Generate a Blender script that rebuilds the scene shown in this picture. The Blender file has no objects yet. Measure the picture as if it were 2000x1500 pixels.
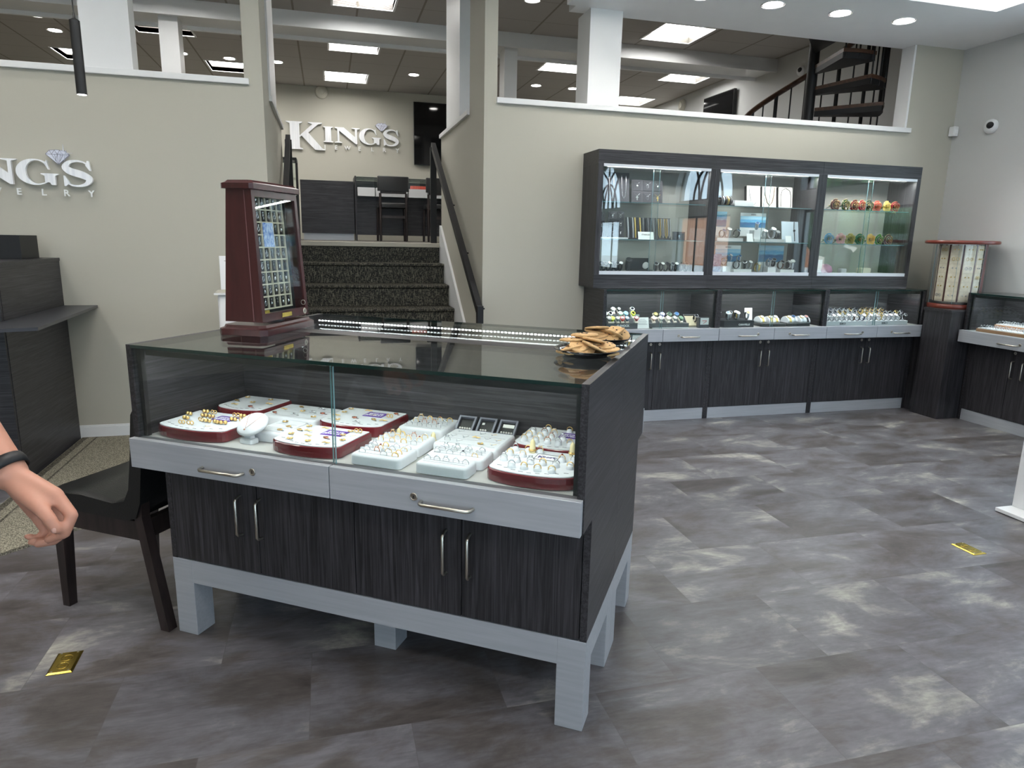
import bpy, math, random
from mathutils import Vector, Matrix
random.seed(7)
PI = math.pi
SC = bpy.context.scene
COL = SC.collection

# ------------------------------------------------------------------ camera
cd = bpy.data.cameras.new('camera'); cam = bpy.data.objects.new('camera', cd); COL.objects.link(cam)
cd.sensor_width = 36.0; cd.lens = 36.0 * 1327.58 / 2000.0; cd.clip_start = 0.02; cd.clip_end = 400
Fw = Vector((0.25560217, 0.94438581, -0.20688879)); Rt = Vector((0.96615671, -0.25721511, 0.01953437)); Up = Vector((0.03476694, 0.20488002, 0.97816943))
M = Matrix((Rt, Up, -Fw)).transposed().to_4x4(); M.translation = Vector((0, 0, 1.2783))
cam.matrix_world = M
SC.camera = cam

# ------------------------------------------------------------------ world, exposure
W = bpy.data.worlds.new('sky'); SC.world = W; W.use_nodes = True
wn = W.node_tree.nodes; wl = W.node_tree.links
bg = wn['Background']
tc = wn.new('ShaderNodeTexCoord'); sp = wn.new('ShaderNodeSeparateXYZ'); rp = wn.new('ShaderNodeValToRGB')
wl.new(tc.outputs['Generated'], sp.inputs[0]); wl.new(sp.outputs['Z'], rp.inputs[0]); wl.new(rp.outputs[0], bg.inputs[0])
rp.color_ramp.elements[0].position = 0.0; rp.color_ramp.elements[0].color = (0.68, 0.82, 1.0, 1)
rp.color_ramp.elements[1].position = 0.7; rp.color_ramp.elements[1].color = (0.55, 0.72, 1.0, 1)
bg.inputs[1].default_value = 2.8
SC.view_settings.view_transform = 'Standard'; SC.view_settings.look = 'None'
SC.view_settings.gamma = 1.0; SC.view_settings.use_curve_mapping = False
SC.view_settings.exposure = 1.52
SC.cycles.max_bounces = 10; SC.cycles.transparent_max_bounces = 24; SC.cycles.glossy_bounces = 5; SC.cycles.diffuse_bounces = 4
SC.cycles.sample_clamp_indirect = 6.0; SC.cycles.caustics_reflective = False; SC.cycles.caustics_refractive = False
try:
    SC.cycles.use_denoising = True; SC.cycles.denoiser = 'OPENIMAGEDENOISE'
except Exception: pass

def area(name, loc, sx, sy, power, direction=(0, 0, -1), color=(1, 1, 1), portal=False, spread=PI):
    l = bpy.data.lights.new(name, 'AREA'); l.shape = 'RECTANGLE'; l.size = sx; l.size_y = sy; l.energy = power; l.color = color
    l.spread = spread
    o = bpy.data.objects.new(name, l); COL.objects.link(o); o.location = loc
    o.rotation_euler = Vector(direction).to_track_quat('-Z', 'Y').to_euler()
    if portal: l.cycles.is_portal = True
    return o
sl = bpy.data.lights.new('sun', 'SUN'); sl.energy = 6.0; sl.angle = .02; sl.color = (1, .96, .9)
sun = bpy.data.objects.new('sun', sl); COL.objects.link(sun); sun.rotation_euler = Vector((.42, -.42, -.80)).to_track_quat('-Z', 'Y').to_euler(); sun.location = (-10, 20, 30)
K_UPPER, K_LOWER, K_CAN = 7.0, 10.0, 13.0
# right-hand arched windows and front windows: portals for the sky outside
RWIN = [(3.07, 0.765), (0.26, 0.765), (-3.2, 0.765)]
for yc, hw in RWIN:
    area('window_portal', (4.95, yc, 1.75), 1.53, 1.7, 1.0, (-1, 0, 0), portal=True)
FWIN = [-3.8, -1.4, 1.0, 3.4]  # unseen front windows, widened to bring in more daylight
for xc in FWIN:
    area('window_portal', (xc, -5.48, 1.6), 2.1, 2.2, 1.0, (0, 1, 0), portal=True)

# ------------------------------------------------------------------ helpers
def srgb(r, g, b):
    def f(v):
        v /= 255.0
        return v / 12.92 if v <= 0.04045 else ((v + 0.055) / 1.055) ** 2.4
    return (f(r), f(g), f(b), 1.0)

MATS = {}
def mat(name, color=(128, 128, 128), rough=0.5, metal=0.0, emit=0.0, coat=0.0, spec=0.5, bump=None, noise=None):
    """plain procedural material; noise=(scale, amount) varies the colour, bump=(scale, strength)"""
    if name in MATS: return MATS[name]
    m = bpy.data.materials.new(name); m.use_nodes = True; n = m.node_tree.nodes; l = m.node_tree.links
    b = n['Principled BSDF']; c = srgb(*color)
    b.inputs['Base Color'].default_value = c; b.inputs['Roughness'].default_value = rough; b.inputs['Metallic'].default_value = metal
    b.inputs['Specular IOR Level'].default_value = spec; b.inputs['Coat Weight'].default_value = coat; b.inputs['Coat Roughness'].default_value = 0.08
    if emit:
        b.inputs['Emission Color'].default_value = c; b.inputs['Emission Strength'].default_value = emit
    t = n.new('ShaderNodeTexCoord')
    sc, am = noise or (6.0, 0.03)
    nz = n.new('ShaderNodeTexNoise'); nz.inputs['Scale'].default_value = sc; nz.inputs['Detail'].default_value = 4
    l.new(t.outputs['Object'], nz.inputs['Vector'])
    mx = n.new('ShaderNodeMix'); mx.data_type = 'RGBA'; mx.blend_type = 'MIX'
    mx.inputs[6].default_value = tuple(v * (1 - am) for v in c[:3]) + (1,); mx.inputs[7].default_value = tuple(min(1, v * (1 + am)) for v in c[:3]) + (1,)
    l.new(nz.outputs[0], mx.inputs[0]); l.new(mx.outputs[2], b.inputs['Base Color'])
    if bump:
        n2 = n.new('ShaderNodeTexNoise'); n2.inputs['Scale'].default_value = bump[0]; l.new(t.outputs['Object'], n2.inputs['Vector'])
        bp = n.new('ShaderNodeBump'); bp.inputs['Strength'].default_value = bump[1]; bp.inputs['Distance'].default_value = 0.01
        l.new(n2.outputs[0], bp.inputs['Height']); l.new(bp.outputs[0], b.inputs['Normal'])
    MATS[name] = m
    return m

def stretched(name, vec, c0, c1, p0=0.3, p1=0.7, rough=0.45, metal=0.0, detail=5, dist=0.4, spec=0.5, vec2=None):
    if name in MATS: return MATS[name]
    m = bpy.data.materials.new(name); m.use_nodes = True; n = m.node_tree.nodes; l = m.node_tree.links
    b = n['Principled BSDF']; b.inputs['Roughness'].default_value = rough; b.inputs['Metallic'].default_value = metal
    b.inputs['Specular IOR Level'].default_value = spec
    t = n.new('ShaderNodeTexCoord'); mp = n.new('ShaderNodeMapping'); mp.inputs['Scale'].default_value = vec
    l.new(t.outputs['Object'], mp.inputs[0])
    nz = n.new('ShaderNodeTexNoise'); nz.inputs['Scale'].default_value = 1; nz.inputs['Detail'].default_value = detail
    nz.inputs['Distortion'].default_value = dist; nz.inputs['Roughness'].default_value = 0.6
    l.new(mp.outputs[0], nz.inputs['Vector'])
    r = n.new('ShaderNodeValToRGB'); r.color_ramp.elements[0].position = p0; r.color_ramp.elements[1].position = p1
    r.color_ramp.elements[0].color = srgb(*c0); r.color_ramp.elements[1].color = srgb(*c1)
    l.new(nz.outputs[0], r.inputs[0]); l.new(r.outputs[0], b.inputs['Base Color'])
    MATS[name] = m
    return m

def wood(axis):
    s = {'x': (3.0, 120, 120), 'y': (120, 3.0, 120), 'z': (120, 120, 3.0)}[axis]
    return stretched('dark_laminate_' + axis, s, (28, 27, 29), (72, 69, 73), 0.40, 0.76, rough=0.42, detail=4, dist=1.1)
WX, WY, WZ = wood('x'), wood('y'), wood('z')
ALU = stretched('brushed_aluminium', (4, 90, 90), (172, 175, 180), (182, 185, 190), 0.3, 0.7, rough=0.40, metal=0.30, detail=2, dist=0.0)
STEEL = mat('satin_nickel', (190, 184, 172), 0.28, 1.0)
CHROME = mat('chrome', (215, 215, 218), 0.12, 1.0)
WALL = mat('sage_beige_paint', (184, 181, 168), 0.75, noise=(1.5, 0.02), bump=(180, 0.03))
WALLG = mat('light_grey_paint', (198, 199, 198), 0.75, noise=(1.5, 0.02), bump=(180, 0.03))
WHITE = mat('white_satin_paint', (228, 229, 229), 0.45)
CEILP = mat('white_ceiling_paint', (238, 239, 240), 0.8)
BLK = mat('black_satin', (18, 18, 19), 0.45)
BLKM = mat('black_powder_coat', (26, 26, 28), 0.5, spec=0.4)
LEATH = mat('black_leather', (15, 16, 16), 0.38, bump=(260, 0.15))
CHW = stretched('espresso_chair_wood', (30, 30, 3), (20, 15, 14), (58, 46, 44), 0.3, 0.8, rough=0.38)
MAHOG = stretched('mahogany', (22, 22, 3), (50, 20, 20), (74, 33, 33), 0.3, 0.75, rough=0.28, dist=0.3)
CRIM = mat('crimson_lacquer', (108, 20, 30), 0.18, coat=0.6)
VELV = mat('white_leatherette', (214, 214, 218), 0.6)
DECK = mat('pale_grey_deck', (178, 175, 172), 0.6)
GOLD = mat('gold', (238, 198, 128), 0.28, 1.0)
ROSEG = mat('rose_gold', (214, 150, 118), 0.22, 1.0)
SILV = mat('white_gold', (205, 205, 208), 0.2, 1.0)
GEM = mat('clear_gem', (225, 230, 238), 0.05, 0.3, coat=1.0)
GEMB = mat('dark_gem', (18, 22, 48), 0.08, coat=1.0)
GEMR = mat('red_gem', (120, 20, 34), 0.08, coat=1.0)
IVORY = mat('ivory_resin', (222, 206, 160), 0.4)
PURP = mat('purple_card', (94, 52, 150), 0.6)
PAPER = mat('white_card', (236, 237, 238), 0.6)
GREYP = mat('grey_plastic', (92, 93, 97), 0.45)
CREAM = mat('cream_lattice', (206, 198, 176), 0.55)
BRASS = mat('polished_brass', (196, 170, 84), 0.25, 1.0)
def glow(name, color, k):
    m = bpy.data.materials.new(name); m.use_nodes = True; n = m.node_tree.nodes; b = n['Principled BSDF']
    b.inputs['Base Color'].default_value = (0.8, 0.8, 0.8, 1); b.inputs['Emission Color'].default_value = tuple(color) + (1,); b.inputs['Emission Strength'].default_value = k
    return m
LAMP = glow('troffer_diffuser', (1.0, 0.98, 0.95), K_UPPER); LAMPL = glow('added_troffer_diffuser', (1.0, 0.98, 0.95), K_LOWER)
CANL = glow('downlight_lens', (1.0, 0.97, 0.92), K_CAN)
LEDM = glow('led_diode', (0.93, 0.96, 1.0), 12.0)

def glass(name, tint=(0.93, 0.97, 0.955), f0=0.045):
    """thin pane: transmits straight through, Schlick reflection on both faces"""
    m = bpy.data.materials.new(name); m.use_nodes = True; n = m.node_tree.nodes; l = m.node_tree.links
    for x in list(n): n.remove(x)
    out = n.new('ShaderNodeOutputMaterial'); tr = n.new('ShaderNodeBsdfTransparent'); gl = n.new('ShaderNodeBsdfGlossy'); mx = n.new('ShaderNodeMixShader')
    tr.inputs[0].default_value = tuple(tint) + (1,); gl.inputs['Roughness'].default_value = 0.0
    ge = n.new('ShaderNodeNewGeometry'); dt = n.new('ShaderNodeVectorMath'); dt.operation = 'DOT_PRODUCT'
    l.new(ge.outputs['Incoming'], dt.inputs[0]); l.new(ge.outputs['Normal'], dt.inputs[1])
    def mth(op, a, b=None, v=None):
        k = n.new('ShaderNodeMath'); k.operation = op; l.new(a, k.inputs[0])
        if b is not None: l.new(b, k.inputs[1])
        if v is not None: k.inputs[1].default_value = v
        return k.outputs[0]
    ab = mth('ABSOLUTE', dt.outputs['Value'])
    k = n.new('ShaderNodeMath'); k.operation = 'SUBTRACT'; k.inputs[0].default_value = 1.0; l.new(ab, k.inputs[1])
    p5 = mth('POWER', k.outputs[0], v=5.0)
    f = mth('ADD', mth('MULTIPLY', p5, v=1 - f0), v=f0)
    l.new(f, mx.inputs[0]); l.new(tr.outputs[0], mx.inputs[1]); l.new(gl.outputs[0], mx.inputs[2]); l.new(mx.outputs[0], out.inputs[0])
    return m
GLASS = glass('clear_glass')
GLASSD = glass('sliding_door_glass', (0.95, 0.98, 0.97), 0.075)
ACRYL = glass('clear_acrylic', (0.97, 0.97, 0.97), 0.04)
GEDGE = mat('green_glass_edge', (14, 44, 40), 0.15, coat=0.5)
GEDGL = mat('pale_glass_edge', (112, 146, 152), 0.1, coat=0.5)

class MB:
    def __init__(s): s.v = []; s.f = []; s.mi = []; s.sm = []; s.m = 0; s.smooth = False
    def add(s, vs, fs, mi=None, smooth=None):
        b = len(s.v); s.v += [tuple(q) for q in vs]
        for f in fs:
            s.f.append([b + i for i in f]); s.mi.append(s.m if mi is None else mi); s.sm.append(s.smooth if smooth is None else smooth)
        return s
    def box(s, x0, x1, y0, y1, z0, z1, mi=None):
        v = [(x, y, z) for z in (z0, z1) for y in (y0, y1) for x in (x0, x1)]
        return s.add(v, [(0, 2, 3, 1), (4, 5, 7, 6), (0, 1, 5, 4), (2, 6, 7, 3), (0, 4, 6, 2), (1, 3, 7, 5)], mi, False)
    def rbox(s, x0, x1, y0, y1, z0, z1, r, mi=None, n=3):
        """box with rounded vertical corners and a softened top edge"""
        def ring(i, z):
            o = []
            for cx, cy, a0 in ((x1 - r, y1 - r, 0), (x0 + r, y1 - r, 90), (x0 + r, y0 + r, 180), (x1 - r, y0 + r, 270)):
                for k in range(n + 1):
                    a = math.radians(a0 + 90 * k / n); o.append((cx + (r - i) * math.cos(a), cy + (r - i) * math.sin(a), z))
            return o
        t = min(r * .6, (z1 - z0) * .4)
        s.loft([ring(0, z0), ring(0, z1 - t), ring(t * .3, z1 - t * .3), ring(t, z1)], mi=mi, smooth=True)
        return s
    def loft(s, rings, closed=True, caps=True, mi=None, smooth=True):
        n = len(rings[0]); vs = [p for r in rings for p in r]; fs = []
        for i in range(len(rings) - 1):
            for j in range(n if closed else n - 1):
                a = i * n + j; b = i * n + (j + 1) % n; fs.append((a, b, b + n, a + n))
        s.add(vs, fs, mi, smooth)
        if caps and closed:
            s.add(rings[0], [tuple(range(n - 1, -1, -1))], mi, False); s.add(rings[-1], [tuple(range(n))], mi, False)
        return s
    def prism(s, poly, z0, z1, mi=None):
        return s.loft([[(x, y, z0) for x, y in poly], [(x, y, z1) for x, y in poly]], mi=mi, smooth=False)
    def tube(s, pts, r, n=8, mi=None, caps=True, sy=1.0):
        P = [Vector(p) for p in pts]; rs = r if isinstance(r, (list, tuple)) else [r] * len(P); rings = []; up = None
        for i, p in enumerate(P):
            d = (P[min(i + 1, len(P) - 1)] - P[max(i - 1, 0)]).normalized()
            if up is None: up = Vector((0, 0, 1)) if abs(d.z) < .9 else Vector((0, 1, 0))
            a = d.cross(up).normalized(); up = a.cross(d).normalized()
            rings.append([tuple(p + a * (rs[i] * math.cos(t)) + up * (rs[i] * sy * math.sin(t))) for t in (2 * PI * k / n for k in range(n))])
        return s.loft(rings, mi=mi, caps=caps)
    def cyl(s, c, r, h, n=20, axis='z', mi=None, r2=None):
        r2 = r if r2 is None else r2; c = Vector(c)
        ax = {'x': ((0, 1, 0), (0, 0, 1), (1, 0, 0)), 'y': ((0, 0, 1), (1, 0, 0), (0, 1, 0)), 'z': ((1, 0, 0), (0, 1, 0), (0, 0, 1))}[axis]
        U, V, A = [Vector(q) for q in ax]
        R = [[tuple(c + A * hh + U * rr * math.cos(2 * PI * k / n) + V * rr * math.sin(2 * PI * k / n)) for k in range(n)] for hh, rr in ((0, r), (h, r2))]
        return s.loft(R, mi=mi)
    def lathe(s, prof, c=(0, 0, 0), n=24, mi=None, sy=1.0, caps=True):
        R = [[(c[0] + r * math.cos(2 * PI * k / n), c[1] + sy * r * math.sin(2 * PI * k / n), c[2] + z) for k in range(n)] for r, z in prof]
        return s.loft(R, mi=mi, caps=caps)
    def ball(s, c, r, n=10, m=6, mi=None, sz=1.0):
        return s.lathe([(max(1e-5, r * math.sin(PI * i / m)), -r * sz * math.cos(PI * i / m)) for i in range(m + 1)], c, n, mi, caps=False)
    def torus(s, c, R, r, n=18, m=6, axis='y', mi=None, w=None, sz=1.0):
        w = w or r; rings = []
        for i in range(n):
            a = 2 * PI * i / n; rg = []
            for j in range(m):
                b = 2 * PI * j / m; rr = R + r * math.cos(b); h = w * math.sin(b)
                u, v = rr * math.cos(a), rr * math.sin(a) * sz
                q = {'y': (u, h, v), 'z': (u, v, h), 'x': (h, u, v)}[axis]
                rg.append((c[0] + q[0], c[1] + q[1], c[2] + q[2]))
            rings.append(rg)
        rings.append(rings[0])
        return s.loft(rings, mi=mi, caps=False)
    def sheet(s, quad, mi=None): return s.add(quad, [tuple(range(len(quad)))], mi, False)
    def tf(s, m, start=0):
        for i in range(start, len(s.v)): s.v[i] = tuple(m @ Vector(s.v[i]))
        return s
    def join(s, o, m=None):
        b = len(s.v); s.v += [tuple(m @ Vector(q)) if m else q for q in o.v]
        s.f += [[b + i for i in f] for f in o.f]; s.mi += o.mi; s.sm += o.sm
        return s
    def mesh(s, name, mats):
        me = bpy.data.meshes.new(name); me.from_pydata(s.v, [], s.f)
        for m in (mats if isinstance(mats, (list, tuple)) else [mats]): me.materials.append(m)
        me.polygons.foreach_set('material_index', s.mi); me.polygons.foreach_set('use_smooth', s.sm); me.update()
        return me

def obj(name, mb, mats, parent=None, loc=None, rot=None, bev=0):
    me = mb if isinstance(mb, bpy.types.Mesh) else mb.mesh(name, mats)
    o = bpy.data.objects.new(name, me); COL.objects.link(o)
    if parent: o.parent = parent
    if loc: o.location = loc
    if rot: o.rotation_euler = rot
    if bev:
        b = o.modifiers.new('bevel', 'BEVEL'); b.width = bev; b.segments = 2; b.limit_method = 'ANGLE'
    return o
def tag(o, label, cat, group=None):
    o['label'] = label; o['category'] = cat
    if group: o['group'] = group
    return o
def thing(name, label, cat, loc=(0, 0, 0), rotz=0.0, group=None):
    o = bpy.data.objects.new(name, None); COL.objects.link(o); o.location = loc; o.rotation_euler = (0, 0, rotz); o.empty_display_size = 0.05
    return tag(o, label, cat, group)
def struct(name, mb, m, bev=0):
    o = obj(name, mb, m, bev=bev); o['kind'] = 'structure'; return o
def box(*a): return MB().box(*a)
def dup(root, loc, rot=None, label=None, group=None, scale=None):
    r = root.copy(); COL.objects.link(r); r.location = loc
    if rot is not None: r.rotation_euler = rot
    if scale: r.scale = (scale,) * 3
    if label: r['label'] = label
    if group: r['group'] = group
    for ch in list(root.children):
        c = ch.copy(); COL.objects.link(c); c.parent = r
        for g in list(ch.children):
            d = g.copy(); COL.objects.link(d); d.parent = c
    return r
ORD = ['first', 'second', 'third', 'fourth', 'fifth', 'sixth', 'seventh', 'eighth', 'ninth', 'tenth', 'eleventh', 'twelfth', 'thirteenth', 'fourteenth', 'fifteenth', 'sixteenth']

def text_mb(s, size, ext=0.0005, bold=0.0, center=True, space=1.0):
    """the letters standing in the XZ plane, facing -Y, as an MB"""
    cu = bpy.data.curves.new('t', 'FONT'); cu.body = s; cu.size = size; cu.extrude = ext; cu.offset = bold; cu.space_character = space
    cu.resolution_u = 3
    if center: cu.align_x = 'CENTER'; cu.align_y = 'CENTER'
    o = bpy.data.objects.new('t', cu); COL.objects.link(o); bpy.context.view_layer.update()
    me = o.to_mesh(); mb = MB()
    mb.add([(v.co.x, -v.co.z, v.co.y) for v in me.vertices], [tuple(p.vertices) for p in me.polygons], smooth=False)
    o.to_mesh_clear(); bpy.data.objects.remove(o); bpy.data.curves.remove(cu)
    return mb
def outline_mb(polys, ext):
    """closed outlines (x, z) filled and extruded, facing -Y"""
    cu = bpy.data.curves.new('t', 'CURVE'); cu.dimensions = '2D'; cu.fill_mode = 'BOTH'; cu.extrude = ext
    for p in polys:
        sp = cu.splines.new('POLY'); sp.points.add(len(p) - 1); sp.use_cyclic_u = True
        for i, (x, z) in enumerate(p): sp.points[i].co = (x, z, 0, 1)
    o = bpy.data.objects.new('t', cu); COL.objects.link(o); bpy.context.view_layer.update()
    me = o.to_mesh(); mb = MB()
    mb.add([(v.co.x, -v.co.z, v.co.y) for v in me.vertices], [tuple(p.vertices) for p in me.polygons], smooth=False)
    o.to_mesh_clear(); bpy.data.objects.remove(o); bpy.data.curves.remove(cu)
    return mb
def T(x=0, y=0, z=0, rx=0, ry=0, rz=0, s=1.0):
    return Matrix.Translation((x, y, z)) @ Matrix.Rotation(rz, 4, 'Z') @ Matrix.Rotation(rx, 4, 'X') @ Matrix.Rotation(ry, 4, 'Y') @ Matrix.Diagonal((s, s, s, 1))

# ================================================================== THE ROOM
D = 4.70          # back wall plane
XR = 4.93; XRU = 5.19; ZC = 3.42; ZS = 2.82; ZU = 1.232; YF = 11.0; YFR = -5.5; XL = -5.0
# --- tiled floor
def floor_mat():
    m = bpy.data.materials.new('vinyl_tile_floor'); m.use_nodes = True; n = m.node_tree.nodes; l = m.node_tree.links
    b = n['Principled BSDF']; g = n.new('ShaderNodeNewGeometry'); s = n.new('ShaderNodeSeparateXYZ'); l.new(g.outputs['Position'], s.inputs[0])
    def mt(op, a, b_=None, c=None):
        k = n.new('ShaderNodeMath'); k.operation = op
        for i, q in enumerate((a, b_, c)):
            if q is None: continue
            if isinstance(q, (int, float)): k.inputs[i].default_value = q
            else: l.new(q, k.inputs[i])
        return k.outputs[0]
    TW, TH = 0.53, 0.3925
    yy = mt('DIVIDE', mt('ADD', s.outputs['Y'], -1.612 + TH * 40), TH); row = mt('FLOOR', yy); fy = mt('SUBTRACT', yy, row)
    par = mt('MODULO', row, 2.0)
    xx = mt('DIVIDE', mt('ADD', mt('ADD', s.outputs['X'], 0.09 + TW * 40), mt('MULTIPLY', par, TW * .5)), TW); colm = mt('FLOOR', xx); fx = mt('SUBTRACT', xx, colm)
    cb = n.new('ShaderNodeCombineXYZ'); l.new(row, cb.inputs[0]); l.new(colm, cb.inputs[1])
    wn_ = n.new('ShaderNodeTexWhiteNoise'); wn_.noise_dimensions = '2D'; l.new(cb.outputs[0], wn_.inputs['Vector'])
    off = n.new('ShaderNodeVectorMath'); off.operation = 'SCALE'; l.new(wn_.outputs['Color'], off.inputs[0]); off.inputs['Scale'].default_value = 20
    ad = n.new('ShaderNodeVectorMath'); ad.operation = 'ADD'; l.new(g.outputs['Position'], ad.inputs[0]); l.new(off.outputs[0], ad.inputs[1])
    mp = n.new('ShaderNodeMapping'); mp.inputs['Scale'].default_value = (2.4, 4.6, 1); l.new(ad.outputs[0], mp.inputs[0])
    a = n.new('ShaderNodeTexNoise'); a.inputs['Scale'].default_value = 1.0; a.inputs['Detail'].default_value = 12; a.inputs['Roughness'].default_value = 0.66; a.inputs['Distortion'].default_value = 0.35
    l.new(mp.outputs[0], a.inputs['Vector'])
    r = n.new('ShaderNodeValToRGB'); e = r.color_ramp.elements
    e[0].position = 0.30; e[0].color = srgb(74, 69, 68); e[1].position = 0.70; e[1].color = srgb(190, 187, 176)
    for p_, c_ in ((0.42, (98, 92, 90)), (0.50, (112, 109, 113)), (0.56, (122, 120, 124)), (0.62, (152, 149, 145))):
        q = e.new(p_); q.color = srgb(*c_)
    l.new(a.outputs[0], r.inputs[0])
    # fine scratches
    mp2 = n.new('ShaderNodeMapping'); mp2.inputs['Scale'].default_value = (12, 60, 1); l.new(ad.outputs[0], mp2.inputs[0])
    a2 = n.new('ShaderNodeTexNoise'); a2.inputs['Scale'].default_value = 1.0; a2.inputs['Detail'].default_value = 6; a2.inputs['Distortion'].default_value = 1.0; l.new(mp2.outputs[0], a2.inputs['Vector'])
    mm = n.new('ShaderNodeMix'); mm.data_type = 'RGBA'; mm.blend_type = 'OVERLAY'; mm.inputs[0].default_value = 0.45
    l.new(r.outputs[0], mm.inputs[6]); l.new(a2.outputs[0], mm.inputs[7])
    # warm / cool tone per tile
    hs = n.new('ShaderNodeHueSaturation'); l.new(mm.outputs[2], hs.inputs['Color']); l.new(mt('ADD', mt('MULTIPLY', wn_.outputs['Value'], 0.20), 0.64), hs.inputs['Value'])
    # joints
    def edge(f, w): return mt('LESS_THAN', mt('MINIMUM', f, mt('SUBTRACT', 1.0, f)), w)
    j = mt('MAXIMUM', edge(fx, 0.0022), edge(fy, 0.003))
    mj = n.new('ShaderNodeMix'); mj.data_type = 'RGBA'; l.new(mt('MULTIPLY', j, 0.55), mj.inputs[0]); l.new(hs.outputs[0], mj.inputs[6]); mj.inputs[7].default_value = srgb(84, 80, 80)
    l.new(mj.outputs[2], b.inputs['Base Color'])
    b.inputs['Roughness'].default_value = 0.36; b.inputs['Specular IOR Level'].default_value = 0.45
    rr = mt('ADD', mt('MULTIPLY', a2.outputs[0], 0.22), 0.26); l.new(rr, b.inputs['Roughness'])
    bp = n.new('ShaderNodeBump'); bp.inputs['Strength'].default_value = 0.06; bp.inputs['Distance'].default_value = 0.004; l.new(a2.outputs[0], bp.inputs['Height']); l.new(bp.outputs[0], b.inputs['Normal'])
    return m
struct('floor', box(XL, XR + .2, YFR, D + .16, -0.1, 0.0), floor_mat())

def carpet_mat(name, c0, c1, sc, k=0.5):
    m = stretched(name, sc, c0, c1, k - .12, k + .12, rough=0.95, detail=2, dist=0.0, spec=0.1)
    return m
RUG = carpet_mat('taupe_loop_carpet', (92, 88, 78), (168, 162, 144), (300, 120, 160))
RUGB = carpet_mat('carpet_border_weave', (56, 54, 48), (118, 113, 101), (300, 120, 160))
cp = MB().prism([(-1.535, 4.68), (-1.535, 2.73), (-1.36, 2.90), (0.42, 4.68)], 0.0, 0.008, 0)
cp.prism([(-1.53, 4.67), (-1.53, 2.76), (-1.50, 2.79), (-1.50, 4.67)], 0.008, 0.0095, 1)
cp.prism([(-1.455, 4.67), (-1.455, 2.84), (-1.445, 2.85), (-1.445, 4.67)], 0.008, 0.0095, 1)
cp.prism([(-1.53, 2.745), (-1.515, 2.745), (-0.40, 3.86), (-0.41, 3.87)], 0.008, 0.0095, 1)
o = obj('carpet', cp, [RUG, RUGB]); o['kind'] = 'structure'

# --- back wall of the lower floor, with its high openings
struct('wall_back', box(XL, -0.348, D, D + .13, 0, 2.172), WALL)
struct('wall_back.001', box(1.042, XR, D, D + .13, 0, 2.172), WALL)
struct('wall_back.002', box(-0.451, -0.348, D, D + .13, 2.172, ZC), WALL)          # post left of the stairs
struct('wall_back.003', box(1.042, 1.13, D, D + .13, 2.172, ZC), WALL)             # post right of the stairs
struct('wall_back.004', box(4.47, XRU, D, D + .13, 2.172, ZC), WALL)                 # beige end by the right corner
struct('wall_back.005', MB().box(1.66, 4.47, D, D + .13, ZS, ZC), CEILP)                # face above the right opening
struct('trim_1', box(XL, -0.425, D - .022, D + .15, 2.172, 2.208), WHITE, bev=.003)
struct('trim_2', box(1.125, 4.50, D - .022, D + .15, 2.172, 2.208), WHITE, bev=.003)
struct('trim_3', box(4.452, 4.47, D + .002, D + .128, 2.208, ZS), WHITE)
# white columns standing on the sills
tag(obj('column', box(-1.318, -1.06, D + .0, D + .13, 2.208, ZC), WHITE), 'broad white column on the left sill beside the hanging tube light', 'column')
tag(obj('column', box(1.77, 2.004, D + .0, D + .24, 2.208, ZS), WHITE), 'broad white column on the right sill under the lower ceiling', 'column')
# baseboard
bbm = MB().box(-1.56, -0.35, D - .012, D, 0, .072).box(-1.56, -0.35, D - .007, D, .072, .082)
struct('baseboard_back', bbm, WHITE, bev=.002)
# --- stairwell side walls with sloping openings
for sx, x0, x1, nm in ((1, 1.042, 1.16, 'wall_stair_right'), (-1, -0.466, -0.348, 'wall_stair_left')):
    struct(nm, MB().box(x0, x1, D + .13, 6.5, 0, 2.172), WALL)
    struct(nm + '_post', MB().box(x0, x1, D + .13, 5.19, 2.172, ZC), WALL)
    xi0, xi1 = (x0 + .0, x1) if sx > 0 else (x0, x1 - .0)
    tag(obj('column', box(xi0 + .02 * (sx > 0), xi1 - .02 * (sx < 0), 5.70, 6.33, 2.208, ZC), WHITE),
        'white column in the opening over the %s stair wall' % ('right' if sx > 0 else 'left'), 'column')
struct('trim_4', box(1.022, 1.175, 5.19, 6.5, 2.172, 2.208), WHITE, bev=.003)
struct('trim_5', box(-0.481, -0.328, 5.19, 6.5, 2.172, 2.208), WHITE, bev=.003)
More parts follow.
